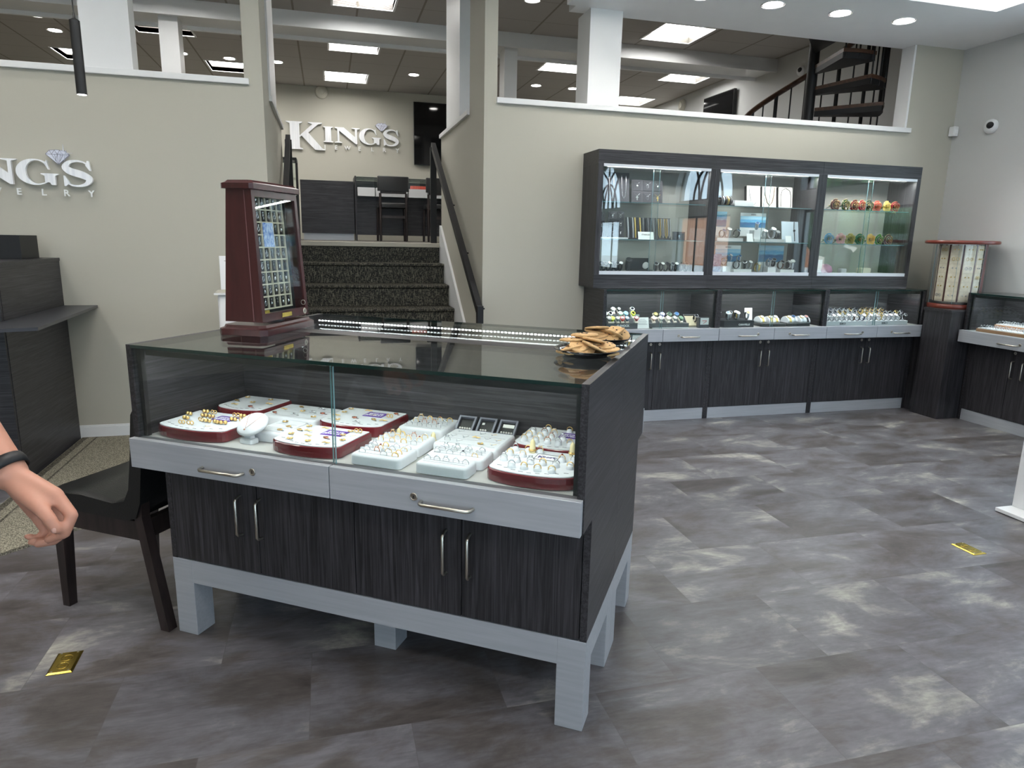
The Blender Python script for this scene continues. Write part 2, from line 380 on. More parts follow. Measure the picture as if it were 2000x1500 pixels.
# --- side, front walls with windows
def wall_with_windows(name, axis, pos, a0, a1, z1, wins, thick, m, kind):
    """solid wall with rectangular lower lights and arched upper lights; axis 'x' = wall plane at x=pos"""
    cu = bpy.data.curves.new(name, 'CURVE'); cu.dimensions = '2D'; cu.fill_mode = 'BOTH'; cu.extrude = thick / 2
    def spl(pts):
        s = cu.splines.new('POLY'); s.points.add(len(pts) - 1); s.use_cyclic_u = True
        for i, (x, y) in enumerate(pts): s.points[i].co = (x, y, 0, 1)
    spl([(a0, 0), (a1, 0), (a1, z1), (a0, z1)])
    for c, hw in wins:
        spl([(c - hw, .80), (c + hw, .80), (c + hw, 1.66), (c - hw, 1.66)])
        spl([(c - hw, 1.86), (c + hw, 1.86)] + [(c + hw * math.cos(PI * k / 20), 1.86 + .80 * math.sin(PI * k / 20)) for k in range(21)])
    ob = bpy.data.objects.new('t', cu); COL.objects.link(ob); bpy.context.view_layer.update()
    me = ob.to_mesh(); mb = MB()
    if axis == 'x': mb.add([(pos + v.co.z, v.co.x, v.co.y) for v in me.vertices], [tuple(p.vertices) for p in me.polygons])
    else: mb.add([(v.co.x, pos - v.co.z, v.co.y) for v in me.vertices], [tuple(p.vertices) for p in me.polygons])
    ob.to_mesh_clear(); bpy.data.objects.remove(ob); bpy.data.curves.remove(cu)
    return struct(name, mb, m)
wall_with_windows('wall_right', 'x', XR + .08, YFR, D, ZC, RWIN, .16, WALLG, 0)
wall_with_windows('wall_front', 'y', YFR - .08, XL, XR + .16, ZC, [(x, 1.05) for x in FWIN], .16, WALLG, 0)
struct('wall_left', box(XL - .16, XL, YFR, YF + .1, 0, ZC), WALL)
FRM = mat('dark_window_frame', (40, 42, 44), 0.5)
def window(idx, axis, pos, c, hw):
    m = MB()
    def bar(p, q, w=.034):
        (u0, z0), (u1, z1) = p, q
        if axis == 'x': m.tube([(pos, u0, z0), (pos, u1, z1)], w / 2, 6)
        else: m.tube([(u0, pos, z0), (u1, pos, z1)], w / 2, 6)
    def arc(cx, cz, rx, rz, t0, t1):
        P = [(cx + rx * math.cos(t0 + (t1 - t0) * k / 14), cz + rz * math.sin(t0 + (t1 - t0) * k / 14)) for k in range(15)]
        for a, b in zip(P, P[1:]): bar(a, b)
    for z in (.81, 1.65, 1.87): bar((c - hw, z), (c + hw, z), .035)
    for u in (c - hw, c - hw / 3, c + hw / 3, c + hw): bar((u, .8), (u, 1.66), .03)
    arc(c, 1.86, hw, .8, 0, PI); arc(c, 1.86, hw * .5, .45, 0, PI)
    arc(c - hw, 1.86, hw * 1.25, .78, 0, PI / 2.1); arc(c + hw, 1.86, hw * 1.25, .78, PI, PI - PI / 2.1)
    arc(c - hw, 1.86, hw * .7, .70, 0, PI / 2.1); arc(c + hw, 1.86, hw * .7, .70, PI, PI - PI / 2.1)
    bar((c, 1.86), (c, 2.66))
    o = struct('window_%d' % idx, m, FRM)
    g = MB(); t = .004
    if axis == 'x': g.box(pos - t, pos + t, c - hw, c + hw, .8, 2.66)
    else: g.box(c - hw, c + hw, pos - t, pos + t, .8, 2.66)
    p = obj('pane', g, GLASS, o)
i = 1
for yc, hw in RWIN: window(i, 'x', XR + .10, yc, hw); i += 1
for xc in FWIN: window(i, 'y', YFR - .10, xc, 1.05); i += 1

# --- upper floor, far walls
UPF = carpet_mat('upper_grey_carpet', (70, 68, 64), (110, 106, 98), (90, 90, 90))
uf = MB().box(XL, -0.466, D + .13, YF, ZU - .12, ZU).box(1.16, XRU, D + .13, YF, ZU - .12, ZU).box(-0.466, 1.16, 6.5, YF, ZU - .12, ZU)
struct('floor_upper', uf, UPF)
struct('wall_far', box(XL, XRU + .1, YF, YF + .1, ZU, ZC), WALL)
struct('wall_right_upper', box(XRU, XRU + .1, D + .13, YF, ZU, ZC), WALLG)
# --- ceilings with real recesses
def slab_with_holes(x0, x1, y0, y1, z0, z1, holes):
    xs = sorted({x0, x1} | {h[0] for h in holes} | {h[1] for h in holes}); ys = sorted({y0, y1} | {h[2] for h in holes} | {h[3] for h in holes}); m = MB()
    for ya, yb in zip(ys, ys[1:]):
        run = None
        for xa, xb in zip(xs, xs[1:]):
            cx, cy = (xa + xb) / 2, (ya + yb) / 2
            hole = any(h[0] < cx < h[1] and h[2] < cy < h[3] for h in holes)
            if not hole: run = (run[0], xb) if run else (xa, xb)
            if hole and run: m.box(run[0], run[1], ya, yb, z0, z1); run = None
        if run: m.box(run[0], run[1], ya, yb, z0, z1)
    return m
TROFF = [(3.33, 6.72), (2.68, 8.39), (4.36, 8.38), (4.32, 10.06), (.05, 9.97), (.13, 6.66), (.10, 8.31), (-1.40, 9.90), (-1.90, 8.25), (-3.10, 9.87),
         (-2.6, 2.2), (-2.6, -.4), (-.4, 1.0), (-.4, -2.0), (-3.4, 6.4), (-1.6, 6.5), (.8, 2.6), (-.9, 2.6), (-2.6, -3.0), (.8, -.8), (-4.2, 1.0), (.8, -3.6)]  # the lower-room ones here are unseen, added for ambient light
TS = .56
def tile_mat():
    m = bpy.data.materials.new('acoustic_ceiling_tile'); m.use_nodes = True; n = m.node_tree.nodes; l = m.node_tree.links; b = n['Principled BSDF']
    g = n.new('ShaderNodeNewGeometry'); s = n.new('ShaderNodeSeparateXYZ'); l.new(g.outputs['Position'], s.inputs[0])
    def mt(op, a, c=None):
        k = n.new('ShaderNodeMath'); k.operation = op
        for i_, q in enumerate((a, c)):
            if q is None: continue
            if isinstance(q, (int, float)): k.inputs[i_].default_value = q
            else: l.new(q, k.inputs[i_])
        return k.outputs[0]
    def ed(sk, off, p, w):
        f = mt('FRACT', mt('DIVIDE', mt('ADD', s.outputs[sk], off), p)); return mt('LESS_THAN', mt('MINIMUM', f, mt('SUBTRACT', 1.0, f)), w / p / 2)
    j = mt('MAXIMUM', ed('X', .24 + 60, .60, .020), ed('Y', .32 + 57, .57, .007))
    mj = n.new('ShaderNodeMix'); mj.data_type = 'RGBA'; l.new(j, mj.inputs[0]); mj.inputs[6].default_value = srgb(176, 172, 168); mj.inputs[7].default_value = srgb(136, 130, 120)
    l.new(mj.outputs[2], b.inputs['Base Color']); b.inputs['Roughness'].default_value = .9
    nz = n.new('ShaderNodeTexNoise'); nz.inputs['Scale'].default_value = 220; l.new(g.outputs['Position'], nz.inputs['Vector'])
    bp = n.new('ShaderNodeBump'); bp.inputs['Strength'].default_value = .2; bp.inputs['Distance'].default_value = .003; l.new(nz.outputs[0], bp.inputs['Height']); l.new(bp.outputs[0], b.inputs['Normal'])
    return m
TILE = tile_mat()
struct('ceiling', slab_with_holes(XL, XRU, D + .0, YF, ZC, ZC + .05, [(x, x + TS, y, y + TS) for x, y in TROFF if y > D]), TILE)
struct('ceiling.001', slab_with_holes(XL, XR, YFR, D, ZC + .0, ZC + .05, [(x, x + TS, y, y + TS) for x, y in TROFF if y < D]), TILE)
struct('ceiling_lower', slab_with_holes(1.66, XR, YFR, D, ZS, ZS + .10, [(2.3, 4.335, .2, 3.93)]), CEILP)
struct('ceiling_fascia', MB().box(1.60, 1.66, YFR, D, ZS, ZC), CEILP)
cv = MB().box(2.3, 4.335, .2, 3.93, ZS + .34, ZS + .38).box(2.28, 2.3, .18, 3.95, ZS + .1, ZS + .38).box(4.335, 4.355, .18, 3.95, ZS + .1, ZS + .38).box(2.3, 4.335, .18, .2, ZS + .1, ZS + .38).box(2.3, 4.335, 3.93, 3.95, ZS + .1, ZS + .38)
struct('ceiling_recess', cv, CEILP)
ct = thing('cove_light', 'hidden strip light around the recess in the lower white ceiling', 'cove light', (0, 0, 0))
obj('strip', MB().box(2.32, 4.31, .21, .23, ZS + .2, ZS + .215).box(2.32, 4.31, 3.90, 3.92, ZS + .2, ZS + .215).box(2.31, 2.33, .25, 3.88, ZS + .2, ZS + .215).box(4.305, 4.325, .25, 3.88, ZS + .2, ZS + .215), glow('cove_led', (1, .98, .95), 7.0), ct)
struct('ceiling_beam', MB().box(XL, XRU, 7.515, 7.95, 3.30, ZC).box(XL, XRU, 7.51, 7.54, 3.275, 3.30).box(XL, XRU, 7.93, 7.96, 3.262, 3.30), WHITE)
for (xa, xb, lb) in ((-1.47, -1.30, 'white square column under the far beam, behind the left sill'), (1.908, 2.05, 'narrow white column under the far beam, behind the right sill')):
    tag(obj('column', box(xa, xb, 7.62, 7.84, ZU, 3.30), WHITE), lb, 'column')
# --- recessed ceiling lights
TLAB = ['square ceiling light above the right sill, right of the broad white column', 'square ceiling light half hidden behind the broad right column', 'square ceiling light left of the spiral stair, beyond the beam',
        'farthest square ceiling light, low by the right upper wall', 'square ceiling light nearest the far wall above the metal wall letters', 'square ceiling light cut by the top of the frame above the stairs',
        'square ceiling light beyond the beam, above the stairs', 'square ceiling light low behind the left sill beside its post', 'square ceiling light partly hidden by the slim column behind the left sill',
        'far square ceiling light partly hidden by the hanging tube light', 'added unseen ceiling light at the left of the lower room, toward the wall', 'added unseen ceiling light at the left of the lower room, toward the front',
        'added unseen ceiling light in the middle of the lower room', 'added unseen ceiling light near the front door side', 'square ceiling light above the upper landing, far left', 'square ceiling light above the upper floor left of the stair opening',
        'added unseen ceiling light just before the stairs, right one', 'added unseen ceiling light just before the stairs, left one', 'added unseen ceiling light in the far front left of the lower room',
        'added unseen ceiling light behind the viewer, right of the middle', 'added unseen ceiling light by the left wall of the lower room', 'added unseen ceiling light by the front windows, right one']
RD = .075
tr_f = MB().box(-.005, 0, -.005, TS + .005, .0, RD).box(TS, TS + .005, -.005, TS + .005, .0, RD).box(0, TS, -.005, 0, .0, RD).box(0, TS, TS, TS + .005, .0, RD)
tr_g = MB().box(-.02, TS + .02, -.02, 0, -.006, 0).box(-.02, TS + .02, TS, TS + .02, -.006, 0).box(-.02, 0, 0, TS, -.006, 0).box(TS, TS + .02, 0, TS, -.006, 0).mesh('trim', WHITE)
tr_f = tr_f.mesh('reflector', mat('light_reflector', (92, 90, 84), .6)); tr_d = box(.0, TS, .0, TS, RD - .01, RD).mesh('diffuser', LAMP); tr_e = box(.0, TS, .0, TS, RD - .01, RD).mesh('diffuser', LAMPL)
for k, ((x, y), lb) in enumerate(zip(TROFF, TLAB)):
    t = thing('ceiling_light', lb, 'ceiling light', (x, y, ZC), 0, 'square recessed ceiling lights')
    obj('reflector', tr_f, None, t); obj('trim', tr_g, None, t); obj('diffuser', tr_d if y > D else tr_e, None, t)
CANS = [(-2.754, 8.055, 'topmost left'), (-2.774, 8.52, 'second in the row at upper left'), (-2.787, 9.068, 'third in the row at upper left'), (-.531, 9.691, 'over the far end of the stairs, left side'),
        (-1.093, 9.708, 'beside the post of the left sill'), (1.199, 9.782, 'above the wall screen'), (2.925, 9.831, 'low between the sill columns'), (3.478, 9.836, 'touching the broad right column'),
        (3.535, 8.143, 'just right of the broad right column'), (1.882, 6.508, 'cut by the top of the frame'), (1.809, 9.778, 'seen beside the white column over the stair wall'), (-1.63, 9.647, 'behind the slim left column')]
can_t = MB().lathe([(.075, -.004), (.078, 0), (.060, 0), (.060, -.004)], n=28, caps=False).mesh('trim_ring', WHITE); can_l = MB().cyl((0, 0, -.003), .062, .003, 28).mesh('lens', CANL)
def can(x, y, z, lb, grp, w=5.0):
    t = thing('downlight', lb, 'downlight', (x, y, z), 0, grp); obj('trim_ring', can_t, None, t); obj('lens', can_l, None, t)
    l = bpy.data.lights.new('downlight_lamp', 'SPOT'); l.energy = w; l.spot_size = math.radians(120); l.spot_blend = .6; l.shadow_soft_size = .05; l.color = (1, .96, .9)
    q = bpy.data.objects.new('downlight_lamp', l); COL.objects.link(q); q.parent = t; q.location = (0, 0, -.02)
for x, y, w in CANS: can(x, y, ZC, 'round downlight in the upper tiled ceiling, ' + w, 'round downlights in the upper ceiling')
for x, o_ in ((1.84, 'hidden end'), (2.356, 'leftmost, cut by the frame'), (2.874, 'second from the left'), (3.399, 'third from the left'), (3.92, 'rightmost')):
    can(x, 4.27, ZS, 'round downlight in the lower white ceiling over the wall cabinets, ' + o_, 'downlights over the wall cabinets', 4)
for x, y in ((-3.0, 4.2), (-2.1, 4.2), (-3.9, 4.2)): can(x, y, ZC, 'added unseen downlight over the left wall letters at %s' % {-3.0: 'centre', -2.1: 'right', -3.9: 'left'}[x], 'added downlights over the left wall', 8)  # unseen downlights, added to brighten the left side
for y, w in ((3.0, 'by the back wall'), (1.6, 'midway'), (.4, 'toward the front')): can(4.62, y, ZS, 'added unseen downlight along the right windows, ' + w, 'added downlights along the windows', 8)  # unseen downlights, added as extra ambient light by the windows

# ================================================================== OUTSIDE (seen in the glass)
struct('ground', box(-40, 70, -60, 30, -.3, -.12), mat('pale_bounce_ground', (186, 186, 184), .95, noise=(2, .1)))  # ground made pale so daylight bounces up onto the ceilings
LAWN = mat('lawn', (78, 104, 54), .95, noise=(2, .3)); o = obj('lawn', box(9.5, 15.5, -14, 8, -.12, -.06), LAWN); o['kind'] = 'structure'
o = tag(obj('building', MB().box(24, 34, -40, -31, -.12, 3.6, 0).box(23.6, 34.4, -40.4, -30.6, 3.6, 4.0, 1).box(23.97, 24, -36, -34.8, -.1, 2, 1), [mat('orange_stucco', (184, 132, 104), .9), mat('building_trim', (90, 84, 80), .8)]), 'orange building across the lawn outside the windows', 'building')
tm = MB(); random.seed(3)
for k in range(60):
    a = random.random() * 6.28; r = random.random() ** .5 * 2.2; tm.ball((14 + r * math.cos(a), -5.4 + r * math.sin(a) * .9, 2.3 + random.uniform(-1.5, 1.6)), random.uniform(.4, .8), 7, 5)
t = thing('house', 'low house with a reddish roof across the road outside', 'house'); obj('wall', box(30, 36, -29, -21, -.12, 2.0), mat('pale_siding', (200, 192, 180), .8), t); obj('roof', MB().loft([[(29.6, -29.4, 2.0), (36.4, -29.4, 2.0), (36.4, -20.6, 2.0), (29.6, -20.6, 2.0)], [(32.8, -27, 3.3), (33.2, -27, 3.3), (33.2, -23, 3.3), (32.8, -23, 3.3)]], smooth=False), mat('reddish_roof', (136, 96, 84), .8), t)
t = thing('tree', 'leafy green tree outside the right windows', 'tree'); obj('crown', tm, mat('foliage', (58, 92, 50), .9, noise=(9, .5)), t); obj('trunk', MB().cyl((14, -5.4, -.12), .2, 2.2, 10), mat('bark', (84, 70, 58), .9), t)

# ================================================================== STAIRS
def stair_mat():
    m = bpy.data.materials.new('flecked_stair_carpet'); m.use_nodes = True; n = m.node_tree.nodes; l = m.node_tree.links; b = n['Principled BSDF']
    t = n.new('ShaderNodeTexCoord')
    def nz(sc, p0, p1):
        mp = n.new('ShaderNodeMapping'); mp.inputs['Scale'].default_value = sc; l.new(t.outputs['Object'], mp.inputs[0])
        a = n.new('ShaderNodeTexNoise'); a.inputs['Scale'].default_value = 1; a.inputs['Detail'].default_value = 2; l.new(mp.outputs[0], a.inputs['Vector'])
        r = n.new('ShaderNodeMapRange'); r.inputs[1].default_value = p0; r.inputs[2].default_value = p1; l.new(a.outputs[0], r.inputs[0]); return r.outputs[0]
    f1 = nz((230, 26, 26), .56, .63); f2 = nz((60, 160, 260), .56, .66)
    k = n.new('ShaderNodeMath'); k.operation = 'MAXIMUM'; l.new(f1, k.inputs[0]); l.new(f2, k.inputs[1])
    mx = n.new('ShaderNodeMix'); mx.data_type = 'RGBA'; l.new(k.outputs[0], mx.inputs[0]); mx.inputs[6].default_value = srgb(52, 52, 50); mx.inputs[7].default_value = srgb(130, 126, 112)
    l.new(mx.outputs[2], b.inputs['Base Color']); b.inputs['Roughness'].default_value = .95; b.inputs['Specular IOR Level'].default_value = .1
    return m
SM = stair_mat()
st = MB()
prof = [(4.88, 0)]
for k in range(7):
    y = 4.88 + .27 * k; z = .176 * (k + 1)
    if k < 6: prof += [(y + .012, z - .176), (y + .012, z - .03), (y - .008, z - .02), (y - .008, z - .006), (y, z)]
    else: prof += [(y + .012, z - .176), (y + .012, z - .035)]
prof += [(6.498, 1.19), (6.498, 0)]
L0 = [(-.328, y, z) for y, z in prof]; L1 = [(1.022, y, z) for y, z in prof]
st.loft([L0, L1], smooth=False)
sto = obj('stairs', st, SM); sto['kind'] = 'structure'
struct('trim_6', box(-.346, 1.04, 6.478, 6.62, 1.196, ZU + .004), mat('cream_nosing', (196, 190, 174), .5), bev=.004)
for x0, x1, nm in ((1.022, 1.042, 'trim_7'), (-.348, -.328, 'trim_8')):
    sk = [(4.78, 0), (4.78, .30), (6.47, 1.40), (6.50, 1.40), (6.50, 0)]
    struct(nm, MB().loft([[(x0, y, z) for y, z in sk], [(x1, y, z) for y, z in sk]], smooth=False), WHITE)
def handrail(x, lb):
    t = thing('handrail', lb, 'handrail', (x, 0, 0))
    w = .025
    def bar(p, q, hw=.022, th=.006):
        m = MB(); P = Vector((0, p[0], p[1])); Q = Vector((0, q[0], q[1])); d = (Q - P).normalized(); nn = Vector((0, -d.z, d.y))
        R = [[tuple(S + Vector((a * .020, 0, 0)) + nn * b * hw) for a, b in ((-1, -1), (1, -1), (1, 1), (-1, 1))] for S in (P, Q)]
        return m.loft(R, smooth=False)
    r = bar((4.52, .815), (6.60, 2.125), .026); r.join(bar((4.50, .70), (4.50, .84), .026)); obj('rail', r, BLKM, t)
    obj('post', box(-.028, .028, 6.575, 6.61, ZU + .004, 2.105), BLKM, t)
    b = MB()
    for y in (4.62, 5.2, 5.8): 
        z = .815 + (y - 4.52) * .632 - .03
        b.tube([(0, y, z), (0, y, z - .03), ((.06 if x > 0 else -.06), y, z - .04)], .006, 6)
    obj('bracket', b, BLKM, t)
handrail(.982, 'black metal handrail rising along the right stair wall')
handrail(-.30, 'black metal handrail post at the top of the stairs, left side')

# ================================================================== WALL SIGNS
def arc(cx, cy, rx, ry, a0, a1, n=22): return [(cx + rx * math.cos(math.radians(a0 + (a1 - a0) * k / n)), cy + ry * math.sin(math.radians(a0 + (a1 - a0) * k / n))) for k in range(n + 1)]
def glyph(ch):
    if ch == 'I': return [[(0, 0), (60, 0), (60, 4), (48, 9), (48, 91), (60, 96), (60, 100), (0, 100), (0, 96), (12, 91), (12, 9), (0, 4)]], 60
    if ch == 'N': return [[(0, 0), (40, 0), (40, 4), (25, 9), (25, 78), (112, -3), (121, -3), (121, 91), (136, 96), (136, 100), (92, 100), (92, 96), (110, 91), (110, 42), (50, 100), (2, 100), (2, 96), (15, 90), (15, 9), (0, 4)]], 136
    if ch == 'G':
        o = arc(60, 50, 60, 53, 52, 312, 30)
        i_ = arc(68, 50, 37, 47, 292, 48, 26)
        return [[(100, 101), (97, 92)] + o + [(106, 8), (110, -1), (124, -1), (124, 36), (134, 42), (134, 46), (78, 46), (78, 42), (90, 36), (90, 9)] + i_ + [(103, 62), (107, 62)]], 134
    if ch == 'K': return [[(0, 0), (62, 0), (62, 3), (50, 7), (50, 44), (58, 50), (108, 0), (148, 0), (148, 3), (136, 7), (84, 62), (122, 93), (138, 97), (138, 100), (84, 100), (84, 97), (100, 93), (50, 50), (50, 93), (62, 97), (62, 100), (0, 100), (0, 97), (14, 93), (14, 7), (0, 3)]], 148
    if ch == 'S':
        c = [(84, 84), (70, 97), (48, 101), (24, 94), (12, 76), (24, 60), (46, 51), (68, 42), (84, 27), (74, 8), (50, -1), (24, 3), (10, 20)]
        w = [2, 3, 4, 7, 11, 14, 15, 14, 11, 7, 4, 3, 2]
        P = []; Wd = []
        for i_ in range(len(c) - 1):
            p0, p1, p2, p3 = c[max(i_ - 1, 0)], c[i_], c[i_ + 1], c[min(i_ + 2, len(c) - 1)]
            for k in range(4):
                u = k / 4; f = lambda a, b, c_, d: .5 * (2 * b + (c_ - a) * u + (2 * a - 5 * b + 4 * c_ - d) * u * u + (3 * b - a - 3 * c_ + d) * u ** 3)
                P.append((f(p0[0], p1[0], p2[0], p3[0]), f(p0[1], p1[1], p2[1], p3[1]))); Wd.append(w[i_] + (w[i_ + 1] - w[i_]) * u)
        P.append(c[-1]); Wd.append(2); Lp = []; Rp = []
        for i_, (x, y) in enumerate(P):
            a, b = P[max(i_ - 1, 0)], P[min(i_ + 1, len(P) - 1)]; dx, dy = b[0] - a[0], b[1] - a[1]; L = math.hypot(dx, dy) or 1
            Lp.append((x - dy / L * Wd[i_], y + dx / L * Wd[i_])); Rp.append((x + dy / L * Wd[i_], y - dx / L * Wd[i_]))
        return [Lp + Rp[::-1], ], 98
SER = {1: [[(82, 103), (88, 103), (92, 62), (88, 62), (76, 84)]], 0: [[(4, -3), (10, -3), (22, 10), (8, 40), (4, 40)]]}
LET = stretched('brushed_sign_metal', (60, 60, 2), (232, 233, 236), (250, 250, 250), .3, .7, rough=.35, metal=.12, detail=2)
DMD = mat('white_diamond_enamel', (225, 227, 240), .25, coat=.5); DLN = mat('grey_facet_lines', (120, 120, 132), .5)
def letter_part(parent, ch, x0, x1, z0, z1, dep):
    P, w = glyph(ch); fx = (x1 - x0) / w; fz = (z1 - z0) / 100
    m = outline_mb([[(x0 + x * fx, z0 + z * fz) for x, z in p] for p in P], dep / 2)
    if ch == 'S':
        for q in SER.values(): m.join(outline_mb([[(x0 + x * fx, z0 + z * fz) for x, z in p] for p in q], dep / 2 - .001), T(0, -.0016, 0))
    obj('letter', m, LET, parent)
def kings_sign(lb, loc, sx, sz):
    t = thing('wall_sign', lb, 'wall sign', loc)
    X = lambda x: (x + .52) * sx; Z = lambda z: (z - 2.53) * sz; dp = .022
    letter_part(t, 'K', X(-.52), X(.025), Z(2.53), Z(2.916), dp)
    for ch, a, b in (('I', 0.0, .144), ('N', .163, .53), ('G', .518, .841), ('S', .872, 1.117)): letter_part(t, ch, X(a), X(b), Z(2.65), Z(2.87), dp)
    for ch, a in (('J', .02), ('E', .178), ('W', .345), ('E', .52), ('L', .71), ('R', .888), ('Y', 1.085)):
        m = text_mb(ch, .082 * sz, .004, .0016 * sz); m.tf(T(X(a), 0, Z(2.578))); obj('letter', m, mat('white_sign_metal', (236, 237, 236), .4, .1), t)
    # diamond with facets and a star burst
    cx, cz = X(.852), Z(2.90); s = sx
    top = [(-.055, .055), (.055, .055)]; gir = [(-.092, .022), (-.05, .018), (0, .015), (.05, .018), (.092, .022)]; tip = (0, -.062)
    m = MB(); f = lambda p, y: (cx + p[0] * s, y, cz + p[1] * s); yb = .008; yf = -.012
    out = [(-.092, .022), (-.06, .056), (0, .062), (.06, .056), (.092, .022), (0, -.062)]
    m.join(outline_mb([[(cx + a * s, cz + b * s) for a, b in out]], .008), None)
    for i_, p in enumerate(out[:5]):
        pass
    obj('diamond', m, DMD, t)
    ln = MB()
    segs = [((-.092, .022), (.092, .022)), ((-.06, .056), (-.045, .022)), ((-.045, .022), (-.02, .058)), ((-.02, .058), (0, .022)), ((0, .022), (.02, .058)), ((.02, .058), (.045, .022)), ((.045, .022), (.06, .056)), ((-.045, .022), (0, -.06)), ((0, .022), (-.02, -.03)), ((0, .022), (0, -.06)), ((.045, .022), (0, -.06)), ((-.022, .022), (-.012, -.04)), ((.022, .022), (.012, -.04))] + list(zip(out, out[1:] + out[:1]))
    for a, b in segs: ln.tube([f(a, -.0085), f(b, -.0085)], .0015 * s, 4)
    obj('facet_lines', ln, DLN, t)
    st_ = []; c0 = (.052, .036)
    for k in range(16):
        a = PI / 8 * k + PI / 2; r = (.075 if k % 4 == 0 else .034) if k % 2 == 0 else .009
        st_.append((cx + (c0[0] + r * math.cos(a)) * s, cz + (c0[1] + r * math.sin(a)) * s))
    m = outline_mb([st_], .003); m.tf(T(0, -.012, 0)); obj('sparkle', m, DMD, t)
kings_sign('large metal KING\'S JEWELRY letters on the far upper wall', (-.52, YF - .024, 2.53), 1.0, 1.0)
kings_sign('metal KING\'S JEWELRY letters on the near left wall, cut by the frame', (-1.317 - 1.637 * .66, D - .024, 1.467), .66, .625)

# ================================================================== SHOWCASES
IA = -0.5912; IX, IY = -0.5686, 2.1481
def I2W(x, y, z=0): return (IX + math.cos(IA) * x - math.sin(IA) * y, IY + math.sin(IA) * x + math.cos(IA) * y, z)
ZD, ZB = 0.691, 0.603
def pull_h(L, r=.0045, out=.024):
    return MB().tube([(-L / 2, 0, 0), (-L / 2 + .003, -out * .75, 0), (-L / 2 + .010, -out, 0), (L / 2 - .010, -out, 0), (L / 2 - .003, -out * .75, 0), (L / 2, 0, 0)], r, 8)
PULLH = pull_h(.14); PULLV = MB().join(pull_h(.125), Matrix.Rotation(PI / 2, 4, 'Y'))
PULLH_ME = PULLH.mesh('handle', STEEL); PULLV_ME = PULLV.mesh('handle', STEEL)
LOCK = MB().lathe([(.0001, -.003), (.0095, -.003), (.0105, -.001), (.0105, 0)], n=20, caps=False); LOCK.box(-.0012, .0012, -.0045, .0045, -.0036, -.003)
LOCKT = MB().join(LOCK, Matrix.Rotation(-PI / 2, 4, 'X')); 
LOCK_ME = None
def lock_mesh():
    m = MB().torus((0, -.001, 0), .0085, .0022, 20, 6, 'y'); m.cyl((0, -.0022, 0), .008, .0022, 18, 'y'); m.m = 1; m.box(-.001, .001, -.0028, -.002, -.004, .004, 1)
    return m.mesh('lock', [STEEL, BLK])
LOCK_ME = lock_mesh()
def led_bar(parent, x0, x1, y, z, inward=1, lamp=14.0, n=90, facing=None):
    m = MB().box(x0, x1, y - .010, y + .010, z - .012, z + .009, 0)
    for k in range(n):
        x = x0 + (x1 - x0) * (k + .5) / n
        m.box(x - (x1 - x0) / n * .3, x + (x1 - x0) / n * .3, y + .0101, y + .0112, z - .001, z + .004, 1)
    o = obj('light_bar', m, [BLK, LEDM], parent)
    l = bpy.data.lights.new('case_lamp', 'AREA'); l.shape = 'RECTANGLE'; l.size = x1 - x0; l.size_y = .02; l.energy = lamp; l.color = (.95, .97, 1)
    q = bpy.data.objects.new('case_lamp', l); COL.objects.link(q); q.parent = parent; q.location = ((x0 + x1) / 2, y, z - .014)
    q.rotation_euler = Vector((0, .6 * inward, -1)).to_track_quat('-Z', 'Y').to_euler()
